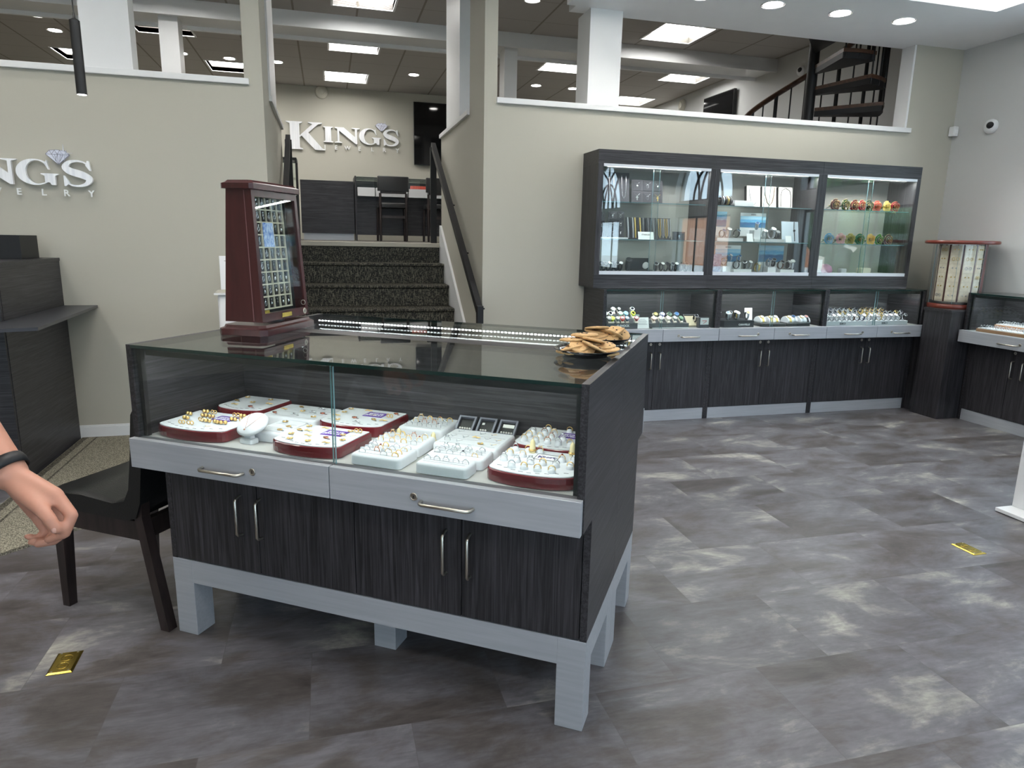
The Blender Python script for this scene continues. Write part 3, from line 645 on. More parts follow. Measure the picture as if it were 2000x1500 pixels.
def showcase(lb, loc, rotz, Wd, ds, Tp, front, ov, base, doors, dpull, dlock, vpull, cap=.03, zk=.084, grp=None, led=14.0):
    """local x along the front, y into the depth; front: how far the drawers stand out; ov: how far the doors stand back"""
    t = thing('display_counter', lb, 'display counter', loc, rotz, grp); p = .0185
    zp = .263 if base == 'legs' else zk
    pl = [(0, ZB), (ov, ZB), (ov, zp), (ds, zp), (ds, Tp), (0, Tp)]
    for a, b in ((0, p), (Wd - p, Wd)):
        m = MB().loft([[(a, y, z) for y, z in pl], [(b, y, z) for y, z in pl]], smooth=False); obj('side_panel', m, WY, t)
    obj('back_panel', box(p, Wd - p, ds - .018, ds, zp, Tp - .012), WX, t)
    obj('top_cap', box(p, Wd - p, ds - cap, ds - .0, Tp - .012, Tp), WX, t)
    obj('floor_panel', box(p, Wd - p, .002, ds - .018, ZD - .03, ZD - .002), DECK, t)
    g = MB().box(p, Wd - p, .0, ds - cap, Tp - .009, Tp); go = obj('top_glass', g, GLASS, t)
    obj('glass_edge', MB().box(p, Wd - p, -.0015, -.0002, Tp - .009, Tp), GEDGE, go)
    mid = Wd / 2
    for a, b, yy in ((p + .001, mid + .006, .004), (mid - .006, Wd - p - .001, .012)):
        fo = obj('sliding_glass', box(a, b, yy, yy + .005, ZD - .001, Tp - .012), GLASS, t)
        ex = b if a < .1 else a - .0012
        obj('glass_edge', box(ex, ex + .0008, yy - .0003, yy + .0053, ZD, Tp - .012), GEDGL, fo)
    obj('glass_track', MB().box(p, Wd - p, -.0005, .019, ZD - .0035, ZD - .0005), GREYP, t)
    for a in (p, Wd - p - .014): obj('corner_profile', box(a, a + .014, .018, .032, ZD, Tp - .010), BLK, t)
    led_bar(t, p + .015, Wd - p - .015, .045, Tp - .022, 1, led)
    gap = .0015
    for i_, (a, b) in enumerate(((0.0, mid - gap), (mid + gap, Wd - .003))):
        dr = obj('drawer', box(a, b, -front, -.001, ZB, ZD), ALU, t, bev=.0012)
        h = obj('handle', PULLH_ME, None, dr, (dpull[i_], -front, (ZB + ZD) / 2 - .012))
        k = obj('lock', LOCK_ME, None, dr, (dlock[i_], -front, (ZB + ZD) / 2 - .003))
    xs = [p + .001] + doors + [Wd - p - .001]
    for i_, (a, b) in enumerate(zip(xs, xs[1:])):
        do = obj('door', box(a + gap, b - gap, ov - .001, ov + .017, zp + .004, ZB - .004), WZ, t)
        vx = vpull[i_]
        obj('handle', PULLV_ME, None, do, (vx, ov - .001, .449)); obj('lock', LOCK_ME, None, do, (vx, ov - .001, ZB - .034))
    if base == 'legs':
        lw, za = .0766, .185
        obj('apron', MB().box(0, Wd, ov, ov + .02, za, zp).box(0, Wd, ds - .02, ds, za, zp).box(0, .02, ov + .02, ds - .02, za, zp).box(Wd - .02, Wd, ov + .02, ds - .02, za, zp), ALU, t)
        legs = [(0.001, ov - .0008), (Wd - lw - .001, ov - .0008), (0.001, ds - lw), (Wd - lw - .001, ds - lw), (mid - lw / 2, ov + .152)]
        for lx, ly in legs: obj('leg', box(lx, lx + lw, ly, ly + lw, 0, zp - .0005), ALU, t, bev=.0015)
    else:
        obj('kick_plate', box(p + .0, Wd - p, ov + .004, ov + .02, 0, zp), ALU, t)
        for a in (0, Wd - p): obj('base_side', box(a, a + p, ov, ds, 0, zp), WY, t)
    return t
# island: two back-to-back units
c1 = showcase('aluminium-legged glass display counter in the foreground, drawers toward the viewer', I2W(0, 0) , IA, 1.356, .4725, .965, .02, .098, 'legs', [.344, .676, 1.006],
         (.334, 1.016), (.434, .925), (.284, .357, .960, 1.031), cap=.03, led=1.15)
c2 = showcase('rear half of the island display counter, back to back with the front one', I2W(1.356, .943), IA + PI, 1.356, .4695, .965, .02, .098, 'legs', [.344, .676, 1.006],
         (.334, 1.016), (.434, .925), (.284, .357, .960, 1.031), cap=.045, led=1.15)
# wall run
for i_, (x0, x1, w) in enumerate(((1.8018, 2.6857, 'leftmost'), (2.6867, 3.5927, 'middle'), (3.5937, 4.5042, 'rightmost'))):
    Wd = x1 - x0
    showcase('glass-topped watch counter against the back wall, %s of three' % w, (x0, 4.3175, 0), 0, Wd, .380, .963, .037, .072, 'kick', [Wd / 2],
             (.23, Wd - .23), (.32, Wd - .32), (Wd / 2 - .035, Wd / 2 + .035), cap=.02, grp='watch counters along the back wall', led=1.3)
# right run
showcase('glass-topped ring counter along the right windows, beside the earring tower', (4.577, 4.02, 0), -PI / 2, 1.356, .350, .965, .037, .078, 'kick', [.344, .676, 1.006],
         (.395, 1.016), (.48, .925), (.37, .45, .960, 1.031), cap=.02, led=1.3)
# corner pedestal
t = thing('corner_pedestal', 'dark laminate corner block under the earring tower', 'pedestal')
obj('body', MB().prism([(4.46, 4.03), (4.925, 4.03), (4.925, 4.69), (4.512, 4.69), (4.512, 4.275), (4.46, 4.275)], 0, .815), WZ, t)
obj('top', MB().prism([(4.45, 4.024), (4.925, 4.024), (4.925, 4.69), (4.512, 4.69), (4.512, 4.275), (4.45, 4.275)], .815, .835), WX, t)

# ------------------------------------------------------------------ upper wall cabinets
UY = 4.4116; UZ0, UZ1 = .966, 1.881
LINER = mat('grey_cabinet_liner', (158, 156, 150), .7)
UX = [1.7585, 2.6325, 3.5147, 4.3944]
SH = [1.551, 1.301]; UDK = 1.078
ULAB = ['wall cabinet with necklaces and chains behind sliding glass, leftmost of three', 'wall cabinet with watches on blue picture stands, middle of three', 'wall cabinet with rows of coloured roses, rightmost of three']
for i_ in range(3):
    a, b = UX[i_] + .0005, UX[i_ + 1] - .0005; gx0, gx1 = a + .038, b - .036
    if i_ == 0: gx1 = 2.598
    t = thing('wall_cabinet', ULAB[i_], 'cabinet', (0, 0, 0), 0, 'glass wall cabinets over the watch counters')
    yb = D - .001
    obj('top_panel', box(a, b, UY, yb, 1.792, UZ1), WX, t); obj('bottom_panel', box(a, b, UY, yb, UZ0, 1.060), WX, t)
    obj('side_panel', box(a, gx0, UY, yb, 1.0605, 1.7915), WZ, t); obj('side_panel', box(gx1, b, UY, yb, 1.0605, 1.7915), WZ, t)
    obj('back_panel', box(gx0, gx1, yb - .012, yb - .0, 1.0605, 1.7915), LINER, t)
    obj('deck', box(gx0, gx1, UY + .03, yb - .012, 1.0605, UDK), DECK, t)
    for z0_, z1_ in ((1.774, 1.7915), (1.0605, 1.084)): obj('sliding_track', box(gx0, gx1, UY - .003, UY + .024, z0_, z1_), mat('white_aluminium_track', (218, 221, 226), .4, .15), t)
    mx = (gx0 + gx1) / 2 - .03
    for p_, q_, yy in ((gx0, mx + .05, UY + .012), (mx, gx1, UY + .003)):
        g = obj('sliding_glass', box(p_, q_, yy, yy + .005, 1.084, 1.774), GLASSD, t)
        ex = q_ if p_ == gx0 else p_ - .001
        obj('glass_edge', box(ex, ex + .001, yy, yy + .005, 1.084, 1.774), GEDGL, g)
    for z in SH:
        s = obj('glass_shelf', box(gx0, gx1, UY + .04, yb - .013, z - .006, z), GLASS, t)
        obj('shelf_edge', box(gx0, gx1, UY + .0385, UY + .0398, z - .006, z), GEDGL, s)
    l = bpy.data.lights.new('cabinet_lamp', 'AREA'); l.shape = 'RECTANGLE'; l.size = gx1 - gx0 - .1; l.size_y = .03; l.energy = 2.6
    q = bpy.data.objects.new('cabinet_lamp', l); COL.objects.link(q); q.parent = t; q.location = ((gx0 + gx1) / 2, UY + .06, 1.765); q.rotation_euler = (math.radians(-18), 0, 0)
    obj('light_bar', MB().box(gx0 + .05, gx1 - .05, UY + .045, UY + .075, 1.772, 1.790), WHITE, t)

# ------------------------------------------------------------------ left counter with raised tower
t = thing('service_counter', 'dark laminate service counter with a raised box and jutting shelf at far left', 'counter')
obj('base', MB().box(-2.9, -1.545, 3.86, D - .014, 0, .822), WY, t)
obj('front_panel', MB().box(-2.9, -1.548, 3.842, 3.86, 0, .822), WX, t)
obj('worktop', MB().prism([(-1.375, D - .004), (-1.316, 3.611), (-1.448, 3.561), (-2.05, 3.33), (-2.9, 3.33), (-2.9, D - .004)], .8225, .8385), mat('charcoal_worktop', (58, 59, 64), .35, noise=(30, .1)), t)
obj('raised_box', MB().box(-2.9, -1.556, 3.885, D - .002, .839, 1.105), WY, t)
obj('raised_front', MB().box(-2.9, -1.558, 3.868, 3.885, .839, 1.105), WX, t)
obj('raised_top', MB().box(-2.9, -1.552, 3.865, D - .002, 1.1055, 1.123), WX, t)
t2 = tag(obj('equipment_box', MB().box(-2.5, -1.63, 4.38, 4.62, 1.1235, 1.252), BLKM), 'low black box on top of the service counter tower', 'box')

# ------------------------------------------------------------------ tube pendant
t = thing('pendant_light', 'slim black tube pendant hanging in front of the left wall', 'pendant light', (-1.07, 3.75, 0))
obj('shade', MB().cyl((0, 0, 1.897), .0215, .315, 24).lathe([(.0215, 2.212), (.006, 2.222), (.004, 2.245)], n=16), BLK, t)
obj('cord', MB().cyl((0, 0, 2.24), .003, ZC - 2.24, 8), BLK, t)
obj('lens', MB().cyl((0, 0, 1.8965), .0185, .002, 20), CANL, t)
obj('canopy', MB().cyl((0, 0, ZC - .02), .05, .02, 20), BLK, t)

# ------------------------------------------------------------------ brochure stand by the stairs
t = thing('brochure_pedestal', 'white pedestal against the wall behind the dark wooden tower', 'pedestal', (-.50, 4.42, 0))
obj('body', MB().rbox(-.135, .1, -.1, .1, 0, .93, .02), WHITE, t); obj('top_plate', box(-.15, .11, -.115, .11, .931, .941), WHITE, t)
t = thing('standing_sign', 'white upright sign with a green square on the white pedestal', 'sign', (-.50, 4.42, .953))
obj('board', MB().rbox(-.128, .1, .02, .028, 0, .20, .004), PAPER, t)
sg = MB()
for a, b, z in ((-.09, .06, .15), (-.08, .05, .13), (-.08, .03, .12)): sg.box(a, b, .0185, .0198, z, z + .004)
for k in range(8): sg.tube([(-.10 + .022 * k, .0195, .172 - .012 * math.sin(PI * (k) / 8)), (-.10 + .022 * (k + 1), .0195, .172 - .012 * math.sin(PI * (k + 1) / 8))], .0012, 4)
obj('printing', sg, mat('dark_ink', (60, 64, 80), .7), t); obj('green_square', box(-.095, .02, .018, .0198, .02, .065), mat('green_print', (110, 190, 60), .6), t)
for k in range(2): tag(obj('leaflet', box(-.14 + .13 * k, -.02 + .13 * k, -.1, .0, 0, .011), mat('leaflet_paper', (190, 186, 172), .7), loc=(-.50, 4.42, .9415)), 'stack of leaflets on the white pedestal, %s one' % ('left', 'right')[k], 'leaflets', 'leaflets on the pedestal')

# ------------------------------------------------------------------ floor outlets, white stand
def outlet(lb, c, rz):
    t = thing('floor_outlet', lb, 'floor outlet', c, rz, 'brass floor outlets')
    pr_ = MB(); R = []
    for i_, z in ((0, 0), (0, .002), (.006, .005)): R.append([(-.0345 + i_, -.057 + i_, z), (.0345 - i_, -.057 + i_, z), (.0345 - i_, .057 - i_, z), (-.0345 + i_, .057 - i_, z)])
    pr_.loft(R, smooth=False); obj('plate', pr_, BRASS, t)
    for s_ in (-1, 1):
        q = MB().torus((0, s_ * .02, .005), .0155, .0012, 24, 5, 'z'); q.cyl((0, s_ * .02, .005), .014, .0008, 24).box(-.007, .007, s_ * .02 - .001, s_ * .02 + .001, .0055, .0072)
        obj('cover', q, BRASS, t)
    q = MB()
    for s_ in (-1, 1):
        for x in (-.022, .022): q.cyl((x, s_ * .047, .005), .003, .001, 8)
    obj('screw', q, STEEL, t)
outlet('brass floor outlet on the tiles in front of the chair, lower left', (-.810, 2.117, 0), .03)
outlet('brass floor outlet on the tiles at right, by the white stand', (2.655, 2.14, 0), .02)
t = thing('floor_stand', 'white floor stand with a flat foot at the right edge', 'stand', (3.18, 2.46, 0))
obj('foot', MB().box(0, .42, -.40, 0, .004, .022), WHITE, t, bev=.002); obj('post', MB().box(.100, .20, -.26, -.004, .022, 1.15), WHITE, t, bev=.003)
obj('panel', MB().box(.11, .19, -.36, .04, 1.15, 1.75), WHITE, t, bev=.003)

# ------------------------------------------------------------------ chairs
def side_chair(lb, loc, rz, kind='chair', hs=.43, wide=.36, low=True):
    """faces local -x; wood frame, upholstered seat curving up into the back"""
    t = thing('dining_chair' if low else 'counter_chair', lb, 'chair', loc, rz)
    w = wide / 2; S = hs
    def leg(p, q, a=.020, b=.014, mid=None):
        pts = [p] + ([mid] if mid else []) + [q]; R = []
        for i_, c in enumerate(pts):
            h = a + (b - a) * i_ / (len(pts) - 1); R.append([(c[0] - h, c[1] - h, c[2]), (c[0] + h, c[1] - h, c[2]), (c[0] + h, c[1] + h, c[2]), (c[0] - h, c[1] + h, c[2])])
        return MB().loft(R, smooth=False)
    for y in (-w, w):
        obj('leg', leg((-.43, y, S - .075), (-.445, y, 0), .021, .015), CHW, t)
        obj('leg', leg((-.045, y, S + .30), (-.005, y, 0), .016, .017, (-.075, y, S - .04)), CHW, t)
    r = MB().box(-.41, -.06, -w - .012, -w + .012, S - .125, S - .06).box(-.41, -.06, w - .012, w + .012, S - .125, S - .06).box(-.442, -.418, -w + .02, w - .02, S - .125, S - .06).box(-.09, -.066, -w + .02, w - .02, S - .125, S - .06)
    obj('seat_rail', r, CHW, t)
    # seat shell profile in xz, swept in y
    pf = [(-.465, S - .055), (-.475, S - .025), (-.455, S), (-.30, S + .008), (-.17, S - .002), (-.118, S + .012), (-.095, S + .05), (-.078, S + .14), (-.055, S + .30), (-.035, S + .33), (-.012, S + .32), (-.010, S + .29), (-.035, S + .12), (-.052, S + .01), (-.075, S - .045), (-.12, S - .058)]
    rings = []
    for y, k in ((-w - .024, .85), (-w - .018, .97), (-w + .01, 1), (w - .01, 1), (w + .018, .97), (w + .024, .85)):
        cx = -.24; cz = S - .02
        rings.append([(x, y, z - (1 - k) * .03 if z > S - .03 and x < -.1 else z) for x, z in pf])
    obj('seat', MB().loft(rings), LEATH, t)
    if not low:
        obj('stretcher', MB().box(-.43, -.02, -w - .008, -w + .008, .2, .23).box(-.43, -.02, w - .008, w + .008, .2, .23).box(-.44, -.42, -w, w, .18, .21), CHW, t)
    return t
cx_, cy_, _ = I2W(-.035, .275)
side_chair('black leather chair with dark wooden legs beside the island', (cx_, cy_, 0), IA)

# ------------------------------------------------------------------ upper-floor furniture seen over the stairs
CY = 9.8
t = thing('low_counter', 'dark low counter on the upper floor behind the wooden tower', 'counter', (0, 0, 0))
obj('front_panel', box(-.32, .375, CY, CY + .02, 1.322, 2.013), WX, t); obj('body', box(-.32, .375, CY + .021, CY + .5, 1.322, 2.013), WY, t); obj('kick_plate', box(-.30, .36, CY + .02, CY + .04, ZU, 1.3215), ALU, t)
t = thing('display_counter', 'glass-topped counter on the upper floor behind the bar chairs', 'display counter', (0, 0, 0)); a, b = .385, 2.6
obj('side_panel', box(a, a + .02, CY - .12, CY + .45, ZU, 2.08), WY, t); obj('side_panel', box(b, b + .02, CY - .12, CY + .45, ZU, 2.08), WY, t)
obj('body', box(a + .021, b - .001, CY, CY + .45, ZU + .08, 1.822), WX, t); obj('back_panel', box(a + .021, b - .001, CY + .43, CY + .45, 1.823, 2.06), WX, t)
for x0, x1 in ((.42, .65), (.66, 1.09), (1.10, 1.36), (1.37, 1.8), (1.81, 2.58)): obj('drawer', box(x0, x1 - .004, CY - .13, CY - .001, 1.822, 1.935), WHITE, t)
g = obj('top_glass', box(a + .021, b - .001, CY - .12, CY + .42, 2.062, 2.07), GLASS, t); obj('glass_edge', box(a + .021, b - .001, CY - .123, CY - .121, 2.062, 2.07), GEDGE, g)
obj('front_glass', box(a + .021, b - .001, CY - .118, CY - .112, 1.936, 2.06), GLASS, t)
rd = mat('coral_enamel', (226, 92, 78), .4)
for k in range(6): tag(obj('jewelry_box', MB().rbox(-.018, .018, -.018, .018, 0, .045, .006), rd, loc=(1.15 + .036 * k, CY - .06, 1.9355)), 'coral red trinket on the upper counter, %s from the left' % ORD[k], 'trinket', 'coral trinkets on the upper counter')
def bar_chair(x, lb):
    t = thing('bar_chair', lb, 'chair', (x, CY - .42, ZU)); 
    for sx in (-1, 1):
        obj('leg', MB().tube([(sx * .17, 0, .62), (sx * .17, 0, 0)], .016, 4), CHW, t); obj('leg', MB().tube([(sx * .18, .36, .44), (sx * .185, .36, 0)], .016, 4), CHW, t)
    obj('back_rail', box(-.17, .17, -.012, .012, .615, .645), CHW, t); obj('backrest', MB().rbox(-.205, .205, -.03, .02, .646, .835, .02), LEATH, t)
    obj('stretcher', box(-.155, .155, -.01, .01, .30, .335), CHW, t); obj('seat', MB().rbox(-.19, .19, .02, .40, .44, .50, .03), LEATH, t)
bar_chair(.865, 'black bar chair at the upper counter, left one, fully in view'); bar_chair(1.50, 'black bar chair at the upper counter, right one, cut by the stair wall')
t = thing('showcase_tower', 'small glass showcase with white boxes behind the left stair post', 'display case', (-.44, 8.6, 0))
obj('frame', MB().box(-.30, .13, 0, .35, ZU, 1.74).box(-.30, .13, 0, .35, 2.135, 2.165).box(.115, .13, 0, .014, 1.74, 2.135).box(.115, .13, .336, .35, 1.74, 2.135).box(-.3, -.285, 0, .014, 1.74, 2.135), BLKM, t)
obj('glass', box(-.284, .114, .002, .006, 1.741, 2.134), GLASS, t); obj('shelf', box(-.284, .114, .01, .34, 1.935, 1.94), GLASS, t)
for k, (x, w_, h) in enumerate(((-.19, .09, .13), (-.03, .11, .15))): tag(obj('jewelry_box', box(0, w_, 0, .1, 0, h), PAPER, loc=(-.44 + x, 8.68, 1.7405)), 'white box inside the glass showcase behind the stair post, %s' % ('left', 'right')[k], 'box', 'white boxes in the showcase tower')
t = thing('television', 'black wall screen on the far upper wall beside the metal letters', 'television', (1.336, YF - .061, 2.386))
obj('screen', box(.006, 1.544, -.001, 0, .008, .902), mat('black_screen', (8, 9, 12), .06), t); obj('casing', box(0, 1.55, 0, .04, 0, .91), BLK, t); obj('bracket', box(.5, 1.0, .04, .06, .3, .6), BLK, t)
t = thing('television', 'black wall screen on the upper right wall left of the spiral stair', 'television', (XRU - .06, 8.30, 2.75))
obj('screen', box(-.001, 0, .006, .74, .008, .49), mat('black_screen'), t); obj('casing', box(0, .04, 0, .745, 0, .50), BLK, t); obj('bracket', box(.04, .06, .2, .5, .15, .35), BLK, t)
def detector(lb, loc, ax):
    t = thing('smoke_detector', lb, 'smoke detector', loc); m = MB().lathe([(.088, 0), (.088, .02), (.07, .04), (.02, .052), (.0001, .053)], n=24)
    m.tf({'y': Matrix.Rotation(PI / 2, 4, 'X'), 'x': Matrix.Rotation(-PI / 2, 4, 'Y')}[ax]); obj('cover', m, mat('ivory_plastic', (214, 210, 196), .5), t)
    q = MB().lathe([(.05, .0455), (.05, .0475), (.03, .052), (.03, .05)], n=20, caps=False); q.tf({'y': Matrix.Rotation(PI / 2, 4, 'X'), 'x': Matrix.Rotation(-PI / 2, 4, 'Y')}[ax]); obj('vent_ring', q, mat('ivory_plastic'), t)
detector('round ivory detector on the far wall under the tiled ceiling', (-.002, YF, 3.345), 'y'); detector('round ivory detector on the upper right wall', (XRU, 9.75, 3.29), 'x')
def dome(lb, loc):
    t = thing('dome_camera', lb, 'security camera', loc); R_ = Matrix.Rotation(-PI / 2, 4, 'Y')
    m = MB().lathe([(.052, 0), (.054, .015), (.050, .028), (.036, .045), (.0001, .052)], n=24); m.tf(R_); obj('housing', m, WHITE, t)
    m = MB().ball((0, 0, 0), .026, 14, 10); m.tf(T(-.040, -.018, .004)); obj('lens', m, BLK, t)
dome('white dome camera on the right wall near the corner', (XR, 4.355, 2.198)); dome('white dome camera on the upper right wall left of the spiral stair', (XRU, 7.05, 3.19))
t = thing('motion_sensor', 'small white alarm sensor in the right corner of the back wall', 'sensor', (4.905, 4.66, 2.20)); obj('body', MB().rbox(-.028, .02, -.02, .035, -.035, .04, .01), WHITE, t); obj('window', MB().rbox(-.018, .01, -.0225, -.02, -.015, .015, .0008), PAPER, t)

# ------------------------------------------------------------------ spiral stair behind the right opening
t = thing('spiral_staircase', 'black spiral stair with wooden treads and rails behind the right sill', 'staircase', (4.20, 5.56, 0))
SPW = stretched('walnut_tread', (4, 40, 40), (58, 38, 28), (96, 66, 48), .3, .7, rough=.4)
obj('pole', MB().cyl((0, 0, ZU), .046, 2.25, 24), BLKM, t)
R_T = .60; dz = .174; zt0 = 2.455; STEPA = math.radians(27)
def zt(k): return zt0 + dz * k
def ang(k): return math.radians(-38) - STEPA * k      # climbing clockwise toward the viewer
for k in range(-7, 5):
    z = zt(k); a = ang(k); a0, a1 = a + STEPA * .60, a - STEPA * .52
    if z > ZC - .03: break
    def pt(r, q): return (r * math.cos(q), r * math.sin(q))
    poly = [pt(.05, a1)] + [pt(R_T, a1 + (a0 - a1) * i_ / 4) for i_ in range(5)] + [pt(.05, a0)]
    tr = obj('tread', MB().prism(poly, z, z + .028, 0).prism([(x * .985, y * .985) for x, y in poly], z - .045, z - .0005, 1), [SPW, BLKM], t)
    bl = MB()
    for j, fr in enumerate((.5, .0, -.45)):
        q = a + STEPA * fr; x, y = pt(R_T - .012, q); hr = 1.04 + (-fr) * dz
        if z + hr > ZC: hr = ZC - z - .002
        rr = .020 if j == 0 else .0075
        bl.tube([(x, y, z - .04), (x, y, z + hr)], rr, 4 if j == 0 else 6)
    obj('baluster', bl, BLKM, tr)
hr = []
for i_ in range(-28, 12):
    k = i_ / 4; z = zt(k) + 1.04
    if z < ZC - .03 and z > ZU + .1: hr.append(((R_T - .012) * math.cos(ang(k)), (R_T - .012) * math.sin(ang(k)), z))
obj('handrail', MB().tube(hr, .021, 6, sy=1.3), SPW, t)

# ------------------------------------------------------------------ wooden swivel tower on the island
ux, uy = .457, .889; rzT = math.atan2(uy, ux)
TXc, TYc = -.207 + .145 * ux - .065 * uy, 2.273 + .145 * uy + .065 * ux
t = thing('display_tower', 'mahogany swivel display tower of small silver charms on the island glass', 'display tower', (TXc, TYc, .9655), rzT)
def rect(hx, y0, y1, z, ch=0): return [(-hx + ch, y0, z), (hx - ch, y0, z), (hx, y0 + ch, z), (hx, y1 - ch, z), (hx - ch, y1, z), (-hx + ch, y1, z), (-hx, y1 - ch, z), (-hx, y0 + ch, z)]
b = MB().loft([rect(.165, -.085, .085, 0, .018), rect(.165, -.085, .085, .020, .018), rect(.155, -.075, .075, .024, .016), rect(.152, -.072, .072, .032, .016)], smooth=False)
obj('base', b, MAHOG, t); obj('swivel', MB().cyl((0, 0, .032), .05, .010, 20), BLK, t)
zb_, zt_ = .042, .452; hb, hh = .145, .134; yb0, yt0 = -.065, -.042
fr = MB()
def wy(z, s=1):  # front plane depth at height z
    return (yb0 + (yt0 - yb0) * (z - zb_) / (zt_ - zb_)) * s
def wx(z): return hb + (hh - hb) * (z - zb_) / (zt_ - zb_)
for s in (-1, 1):   # side panels
    q = lambda z, xo: [(s * (wx(z) - xo), wy(z), z), (s * wx(z), wy(z), z), (s * wx(z), -wy(z), z), (s * (wx(z) - xo), -wy(z), z)]
    R = [q(zb_, .012), q(zt_, .012)]
    obj('side_panel', MB().loft(R, smooth=False), MAHOG, t)
    obj('corner_groove', MB().tube([(s * (wx(zb_) + .0005), wy(zb_) + .028, zb_ + .004), (s * (wx(zt_) + .0005), wy(zt_) + .022, zt_ - .004)], .0014, 5), mat('dull_groove', (110, 74, 74), .5), t)
ff = MB()
def slab(x0, x1, z0, z1, yo, th, mi=0, m=None):
    (m or ff).loft([[(x0 * wx(z) / hb, wy(z) + yo, z), (x1 * wx(z) / hb, wy(z) + yo, z), (x1 * wx(z) / hb, wy(z) + yo + th, z), (x0 * wx(z) / hb, wy(z) + yo + th, z)] for z in (z0, z1)], smooth=False, mi=mi)
for x0, x1, z0, z1 in ((-.1448, -.127, zb_, zt_), (.127, .1448, zb_, zt_), (-.127, .127, zb_, zb_ + .026), (-.127, .127, zt_ - .022, zt_)): slab(x0, x1, z0, z1, -.002, .014)
obj('door_frame', ff, MAHOG, t)
m = MB(); slab(-.126, .126, zb_ + .026, zt_ - .022, .003, .002, 0, m); obj('door_glass', m, glass('tower_door_glass', (.95, .97, .96), .03), t)
m = MB(); slab(-.128, .128, zb_ + .02, zt_ - .015, .036, .004, 0, m); obj('back_board', m, mat('charcoal_pile', (34, 30, 31), .8), t)
lat = MB(); gx = [-.116 + .0355 * k for k in range(7)]; gz = [zb_ + .034 + .0397 * k for k in range(10)]
for x in gx: slab(x - .0025, x + .0025, gz[0], gz[-1], .0305, .0052, 0, lat)
for z in gz: slab(gx[0] - .0025, gx[-1] + .0025, z - .0022, z + .0022, .0300, .0057, 0, lat)
obj('lattice', lat, CREAM, t)
m = MB().loft([rect(.147, -.056, .056, zt_, .01), rect(.147, -.056, .056, zt_ + .016, .01), rect(.139, -.048, .048, zt_ + .020, .01), rect(.134, -.043, .043, zt_ + .026, .01)], smooth=False); obj('top', m, MAHOG, t)
obj('name_plate', MB().box(-.030, .030, wy(zb_) - .0035, wy(zb_) - .0022, zb_ + .006, zb_ + .020), BRASS, t)
m = MB(); slab(-.124, -.094, gz[-1] - .004, gz[-1] + .010, .0005, .0008, 0, m); slab(-.124, -.096, gz[0] - .012, gz[0] + .002, .0005, .0008, 0, m); obj('corner_label', m, BRASS, t)
obj('knob', MB().torus((.118, wy(.1) - .001, .085), .008, .0013, 14, 5, 'x'), STEEL, t)
obj('lock', LOCK_ME, None, t, (.120, wy(.06) - .001, .055))
# charms hanging in the cells
def charm_mesh(kind):
    m = MB().cyl((0, -.001, .010), .0035, .0012, 8, 'y'); m.tube([(-.004, -.001, .0125), (.004, -.001, .0125)], .0009, 4)
    if kind == 0: m.torus((0, -.001, -.002), .005, .0014, 10, 4, 'y', sz=1.5)
    elif kind == 1: m.box(-.001, .001, -.002, 0, -.012, .007).box(-.0045, .0045, -.002, 0, -.001, .001)
    elif kind == 2: m.ball((0, -.001, -.003), .0042, 8, 5, sz=1.6)
    elif kind == 3: m.tube([(0, -.001, .006), (-.003, -.001, 0), (.003, -.001, -.005), (-.001, -.001, -.011)], .0016, 5)
    return m.mesh('charm', SILV)
CHM = [charm_mesh(k) for k in range(5)]
MT = T(TXc, TYc, .9655, rz=rzT)
for r_ in range(9):
    for c_ in range(6):
        if r_ in (5, 6) and c_ in (2, 3): continue
        kd = random.choice([0, 0, 1, 2, 3, 0, 2]) if not (r_ == 8 and c_ > 2) else 4
        z = (gz[r_] + gz[r_ + 1]) / 2; x = (gx[c_] + gx[c_ + 1]) / 2 * wx(z) / hb
        p = MT @ Vector((x, wy(z) + .0335, z))
        o = obj('charm', CHM[kd], None, None, p, (0, 0, rzT)); tag(o, 'silver charm in the wooden tower, %s row from the bottom, %s column from the left' % (ORD[r_], ORD[c_]), 'charm', 'charms in the wooden tower')
z = gz[5]; m = MB(); slab(gx[2] + .004, gx[4] - .004, gz[5] + .001, gz[7] - .001, .0290, .0009, 0, m)
m.tf(MT); tag(obj('picture_card', m, stretched('blue_sketch_print', (60, 60, 30), (88, 130, 214), (206, 226, 250), .35, .62, rough=.5, dist=2)), 'blue patterned card in the middle cells of the wooden tower', 'card')

